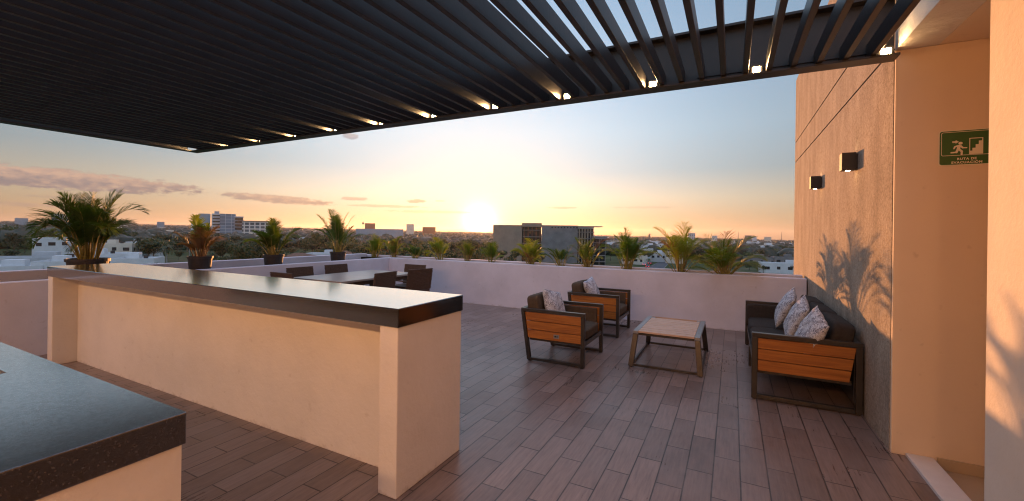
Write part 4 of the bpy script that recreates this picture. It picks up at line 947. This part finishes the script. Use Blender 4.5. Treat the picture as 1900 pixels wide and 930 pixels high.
for px, py, c, da, lb_ in ((1202, 496.5, 'carb', 0, 'dark car parked at the near left kerb of the street'), (1196, 492.5, 'carw', 0, 'white car parked at the left kerb of the street, behind a dark one'), (1206, 490.5, 'carb', 0, 'dark blue car parked halfway down the left kerb'),
      (1228, 485.5, 'carw', 80, 'white car crossing at the head of the street'), (1238, 486.5, 'carr', 0, 'red car driving away at the head of the street')):
    q = car_mesh(M[c]); q.location = gpt(px, py)+up; q.rotation_euler = (0, 0, ang+R(da)); tag(q, lb_, 'car', 'cars on the street')

# --- individual trees nearer than the far wood
zones = [ # px0, px1, t0, t1, count, scale, label
 (-60, 100, 175, 330, 17, 1.25, 'broadleaf tree left of the big potted palm, behind the white houses'), (100, 260, 200, 340, 15, 1.15, 'broadleaf tree behind the big potted palm and the white houses'),
 (260, 370, 150, 340, 20, 1.1, 'broadleaf tree between the big potted palm and the twin towers'), (370, 520, 135, 330, 22, 1.15, 'broadleaf tree below the twin towers'),
 (520, 660, 200, 360, 17, 1.1, 'broadleaf tree around the brown tiled house'), (660, 800, 130, 330, 22, 1.05, 'broadleaf tree behind the small palms left of the sun'),
 (800, 920, 110, 330, 22, 1.1, 'broadleaf tree directly below the setting sun'), (925, 1010, 150, 215, 8, .8, 'small tree at the foot of the concrete building'),
 (1120, 1200, 200, 400, 12, .85, 'broadleaf tree among the houses just right of the concrete building'), (1240, 1330, 240, 420, 12, .9, 'broadleaf tree behind the tall loose palm'),
 (1300, 1480, 225, 420, 26, 1.0, 'broadleaf tree beyond the green field, left of the stucco wall'), (-60, 360, 150, 260, 34, .62, 'low bushy tree among the white houses beyond the left parapet'), (380, 900, 125, 260, 44, .6, 'low bushy tree just beyond the deck, left of the concrete building'), (1330, 1480, 185, 225, 7, .5, 'low bush-like tree on the green field')]
for p0, p1, t0, t1, n, s_, lb_ in zones:
    for i in range(n):
        px = p0+(p1-p0)*(i+rc.random())/n; t_ = t0+(t1-t0)*rc.random()**.8
        c = spot(px, t_); tree(c.x, c.y, rc.randrange(5), s_*rc.uniform(.75, 1.2), lb_, lb_+'s')
for i, (px, t_, h_, lb_) in enumerate(((258, 175, 8.8, 'palm tree right of the big potted palm, over the white houses'), (285, 190, 8.2, 'lower palm tree beside the one over the white houses'), (310, 160, 6.5, 'stout palm tree left of the dried potted palm'),
    (436, 150, 8.4, 'left one of three tall palm trees with pale trunks'), (452, 150, 9.3, 'middle one of three tall palm trees with pale trunks'), (462, 152, 8.5, 'right one of three tall palm trees with pale trunks'),
    (60, 190, 8, 'palm tree over the grey roofed house at far left'), (88, 180, 6.5, 'palm tree left of the big potted palm'), (728, 210, 10.5, 'dark palm tree silhouetted on the long grey building'), (352, 170, 7.5, 'palm tree just left of the dried potted palm'))):
    c = spot(px, t_); palm_tree(c.x, c.y, h_, lb_, 'tall palm trees in the neighbourhood', 1.15)

# --- far wood: thousands of crowns that read as one mass
def far_wood():
    rg = np.random.default_rng(4); ico = bmesh.new(); bmesh.ops.create_icosphere(ico, subdivisions=2, radius=1); ico.verts.ensure_lookup_table()
    V = np.array([v.co[:] for v in ico.verts]); F = np.array([[v.index for v in f.verts] for f in ico.faces]); ico.free()
    keep = F[(V[F].mean(1)[:, 2] > -.35)]
    n = 5200; th0, th1 = R(-92), R(8); az = rg.uniform(th0, th1, n); t = 330*np.exp(rg.uniform(0, 1, n)*math.log(4800/330))
    x = t*np.sin(az); y = t*np.cos(az); lat = x*math.cos(R(YAW))+y*math.sin(R(YAW)); z = GROUND-.0115*lat
    r = rg.uniform(3.2, 6.0, n)*(1+t/2600); hs = rg.uniform(.7, 1.15, n)
    jit = 1+rg.uniform(-.30, .30, (n, len(V), 1))
    P = V[None]*jit*r[:, None, None]; P[:, :, 2] *= hs[:, None]*np.minimum(1, 5.5/r)[:, None]*1.0
    P += np.stack([x, y, z+3.2+rg.uniform(-1, 1.4, n)], 1)[:, None]
    FF = (keep[None]+np.arange(n)[:, None, None]*len(V)).reshape(-1, 3)
    me = bpy.data.meshes.new('far_wood'); me.vertices.add(n*len(V)); me.vertices.foreach_set('co', P.reshape(-1).astype(np.float32))
    me.loops.add(len(FF)*3); me.polygons.add(len(FF)); me.loops.foreach_set('vertex_index', FF.reshape(-1).astype(np.int32))
    me.polygons.foreach_set('loop_start', np.arange(0, len(FF)*3, 3, dtype=np.int32)); me.polygons.foreach_set('loop_total', np.full(len(FF), 3, np.int32))
    me.update(); me.validate(); me.materials.append(M['wood_far']); o = bpy.data.objects.new('far_wood', me); col.objects.link(o)
    tag(o, 'far wood of tree crowns reaching to the horizon', 'woodland', kind='stuff')
far_wood()
# --- far houses peeping out of the wood
fh = []
for nm, ma in (('a', 'white'), ('b', 'cream')):
    m_ = MB().box(-6, 6, -5, 5, -1, 6); m_.box(-2, 3, -2, 2, 6, 8.2); me = bpy.data.meshes.new('far_house'); me.from_pydata(m_.v, [], m_.f); me.materials.append(M[ma]); fh.append(me)
for i in range(75):
    side = i % 3
    px = rc.uniform(1125, 1476) if side else rc.uniform(-40, 870); t_ = 330*math.exp(rc.random()*1.35)
    c = spot(px, t_); o = bpy.data.objects.new('far_house', rc.choice(fh)); col.objects.link(o); o.location = c; o.rotation_euler = (0, 0, rc.uniform(0, 3.1)); q = rc.uniform(.7, 1.35); o.scale = (q*1.2, q, rc.uniform(.85, 1.25))
    if side: tag(o, 'pale far house peeping from the wood right of the concrete building', 'house', 'far houses right of the concrete building')
    else: tag(o, 'pale far house peeping from the wood left of the sun', 'house', 'far houses left of the sun')

# ------------------------------------------------------------------ haze
hz = MB().box(-9100, 9100, -260, 9100, -140, 92); m = bpy.data.materials.new('haze'); m.use_nodes = True; nt = m.node_tree
nt.nodes.remove(nt.nodes['Principled BSDF']); pv = N(nt, 'ShaderNodeVolumePrincipled'); pv.inputs['Color'].default_value = (.95, .93, .92, 1); pv.inputs['Density'].default_value = .00006; pv.inputs['Anisotropy'].default_value = .6
L(nt, pv.outputs[0], nt.nodes['Material Output'].inputs['Volume'])
USE_HAZE = True
if USE_HAZE: tag(hz.build('haze', m), kind='stuff')

# ------------------------------------------------------------------ sky
w = bpy.data.worlds.new('World'); scene.world = w; w.use_nodes = True; nt = w.node_tree; bg = nt.nodes['Background']
sky = N(nt, 'ShaderNodeTexSky'); sky.sky_type = 'NISHITA'; sky.sun_disc = False; sky.sun_elevation = R(SUN_EL+1.0); sky.sun_rotation = R(SUN_AZ); sky.air_density = 1.0; sky.dust_density = .8; sky.ozone_density = 1.5
tc = N(nt, 'ShaderNodeTexCoord'); nrm = N(nt, 'ShaderNodeVectorMath', operation='NORMALIZE'); L(nt, tc.outputs['Generated'], nrm.inputs[0])
sepn = N(nt, 'ShaderNodeSeparateXYZ'); L(nt, nrm.outputs[0], sepn.inputs[0])
def MA(op, a, b=None, c=None, clamp=False):
    n = N(nt, 'ShaderNodeMath', operation=op); n.use_clamp = clamp
    for i, v in enumerate((a, b, c)):
        if v is None: continue
        if isinstance(v, (int, float)): n.inputs[i].default_value = v
        else: L(nt, v, n.inputs[i])
    return n.outputs[0]
def MIXC(f, a, b, bt='MIX'):
    n = N(nt, 'ShaderNodeMixRGB', blend_type=bt)
    for i, v in zip(('Fac', 'Color1', 'Color2'), (f, a, b)):
        if isinstance(v, (int, float)): n.inputs[i].default_value = v
        elif isinstance(v, tuple): n.inputs[i].default_value = (*v, 1)
        else: L(nt, v, n.inputs[i])
    return n.outputs[0]
el = MA('MULTIPLY', MA('ARCSINE', sepn.outputs['Z']), 180/math.pi)              # elevation in degrees
az = MA('MULTIPLY', MA('ARCTAN2', sepn.outputs['X'], sepn.outputs['Y']), 180/math.pi)
sd = Vector((math.sin(R(SUN_AZ))*math.cos(R(SUN_EL)), math.cos(R(SUN_AZ))*math.cos(R(SUN_EL)), math.sin(R(SUN_EL))))
dt_ = N(nt, 'ShaderNodeVectorMath', operation='DOT_PRODUCT'); L(nt, nrm.outputs[0], dt_.inputs[0]); dt_.inputs[1].default_value = sd
ang_ = MA('MULTIPLY', MA('ARCCOSINE', MA('MINIMUM', dt_.outputs['Value'], 1.)), 180/math.pi)
SKYG = 1.0
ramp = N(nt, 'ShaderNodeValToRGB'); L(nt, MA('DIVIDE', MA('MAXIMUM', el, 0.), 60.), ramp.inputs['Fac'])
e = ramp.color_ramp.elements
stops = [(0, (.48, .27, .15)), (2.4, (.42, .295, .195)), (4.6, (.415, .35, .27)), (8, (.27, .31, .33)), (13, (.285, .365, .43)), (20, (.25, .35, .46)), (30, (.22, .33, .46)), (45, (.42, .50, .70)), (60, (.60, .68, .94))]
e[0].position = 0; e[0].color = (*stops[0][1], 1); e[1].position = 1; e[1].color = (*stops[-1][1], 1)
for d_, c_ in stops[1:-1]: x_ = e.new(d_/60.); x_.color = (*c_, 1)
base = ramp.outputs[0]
# warmth and brightness round the sun
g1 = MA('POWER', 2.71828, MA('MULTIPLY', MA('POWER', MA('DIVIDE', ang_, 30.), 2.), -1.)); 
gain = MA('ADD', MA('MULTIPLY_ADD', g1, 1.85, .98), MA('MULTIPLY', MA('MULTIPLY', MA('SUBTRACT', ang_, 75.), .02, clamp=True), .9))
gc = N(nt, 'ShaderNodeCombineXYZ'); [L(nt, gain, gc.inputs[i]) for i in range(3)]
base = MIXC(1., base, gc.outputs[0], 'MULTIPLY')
g2 = MA('POWER', 2.71828, MA('DIVIDE', ang_, -3.6)); base = MIXC(g2, base, (2.2, 1.7, 1.0), 'ADD') if False else MIXC(MA('MULTIPLY', g2, .85), base, (1.55, 1.27, .95))
g4 = MA('MULTIPLY', MA('POWER', 2.71828, MA('MULTIPLY', MA('POWER', MA('DIVIDE', ang_, 17.), 2.), -1.)), MA('MULTIPLY', el, .17, clamp=True)); base = MIXC(MA('MULTIPLY', g4, .62), base, (.98, .88, .80))
g3 = MA('POWER', 2.71828, MA('DIVIDE', ang_, -.72)); base = MIXC(g3, base, (14., 12., 8.5))
# --- clouds
nv = N(nt, 'ShaderNodeCombineXYZ'); L(nt, az, nv.inputs['X']); L(nt, MA('MULTIPLY', el, 2.6), nv.inputs['Y'])
cn = N(nt, 'ShaderNodeTexNoise'); cn.inputs['Scale'].default_value = .85; cn.inputs['Detail'].default_value = 9; cn.inputs['Roughness'].default_value = .62; L(nt, nv.outputs[0], cn.inputs['Vector'])
nf = cn.outputs['Fac']
cover = None; lit = None
for (a0, e0, ra, re, tilt, amp) in ((-75.5, 4.35, 11.5, .85, .020, 1.), (-55.8, 3.5, 5.6, .42, .05, .9), (-47.5, 3.95, 1.6, .20, 0, .7), (-39.9, 3.9, 1.2, .22, 0, .8), (-43.6, 3.15, 4.5, .16, 0, .55), (-38, 2.55, 7, .16, 0, .45), (-20.7, 3.35, 1.8, .13, 0, .55), (-36.8, 4.0, .7, .1, 0, .5), (-48.0, 11.6, .9, .35, 0, .62), (-10, 3.4, 4, .12, 0, .3), (-84, 1.9, 12, .2, 0, .4), (-73, 2.7, 3, .12, 0, .3)):
    dx = MA('DIVIDE', MA('SUBTRACT', az, a0), ra); dy = MA('DIVIDE', MA('SUBTRACT', MA('SUBTRACT', el, e0), MA('MULTIPLY', MA('SUBTRACT', az, a0), -tilt)), re)
    r_ = MA('ADD', MA('POWER', MA('ABSOLUTE', dx), 2.), MA('POWER', MA('ABSOLUTE', dy), 2.))
    c = MA('MULTIPLY', MA('SUBTRACT', 1.35, r_), .6)
    c = MA('ADD', c, MA('MULTIPLY', MA('SUBTRACT', nf, .5), 2.6))
    c = MA('MULTIPLY', MA('MULTIPLY', c, 3.0, clamp=True), amp)
    c = MA('MULTIPLY', c, MA('SUBTRACT', 2.2, r_, clamp=True))
    li = MA('MULTIPLY', MA('ADD', MA('MULTIPLY', dy, .5), .15), 1., clamp=True)
    if cover is None: cover, lit = c, MA('MULTIPLY', li, c)
    else: cover = MA('MAXIMUM', cover, c); lit = MA('MAXIMUM', lit, MA('MULTIPLY', li, c))
dens = MA('SUBTRACT', nf, .42)
cc = MIXC(MA('MULTIPLY', MA('ADD', lit, MA('MULTIPLY', MA('SUBTRACT', .56, nf), 2.4)), 1.0, clamp=True), (.25, .19, .22), (.74, .44, .31))
base = MIXC(MA('MULTIPLY', cover, .95, clamp=True), base, cc)
# dim the part below the horizon
below = MA('MULTIPLY', MA('ADD', el, 1.5), .5, clamp=True); base = MIXC(below, (.06, .05, .045), base)
nish = MIXC(1., sky.outputs[0], (1, 1, 1), 'MULTIPLY')
SKYMIX = .1
hsv = MIXC(1., nish, (.25, .28, .35), 'MULTIPLY')
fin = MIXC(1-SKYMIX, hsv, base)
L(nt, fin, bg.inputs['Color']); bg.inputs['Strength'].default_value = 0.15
# the ramp is written in display-linear values: exposure turns 0.15 back into 1
EXPO = math.log2(1/.15)
scene.view_settings.view_transform = 'Standard'; scene.view_settings.look = 'None'; scene.view_settings.gamma = 1; scene.view_settings.exposure = EXPO
scene.view_settings.use_curve_mapping = False

sl = bpy.data.lights.new('sun', 'SUN'); sl.energy = 1.12; sl.angle = R(.5); sl.color = (1, .40, .125); so = bpy.data.objects.new('sun', sl); col.objects.link(so)
so.rotation_euler = sd.to_track_quat('Z', 'Y').to_euler()

# ------------------------------------------------------------------ camera
cd = bpy.data.cameras.new('camera'); cam = bpy.data.objects.new('camera', cd); col.objects.link(cam); scene.camera = cam
cd.sensor_fit = 'HORIZONTAL'; cd.sensor_width = 36; cd.lens = 36*FPX/1900; cd.shift_y = -(465-CYP)/1900; cd.clip_start = .05; cd.clip_end = 20000
cam.matrix_world = Matrix.Translation((0, 0, EYE)) @ Matrix.Rotation(R(YAW), 4, 'Z') @ Matrix.Rotation(R(90), 4, 'X') @ Matrix.Rotation(R(ROLL), 4, 'Z')
scene.cycles.use_denoising = True; scene.cycles.max_bounces = 8; scene.cycles.diffuse_bounces = 5; scene.cycles.sample_clamp_indirect = 6; scene.cycles.transparent_max_bounces = 8
scene.cycles.pixel_filter_type = 'BLACKMAN_HARRIS'; scene.cycles.filter_width = 1.15
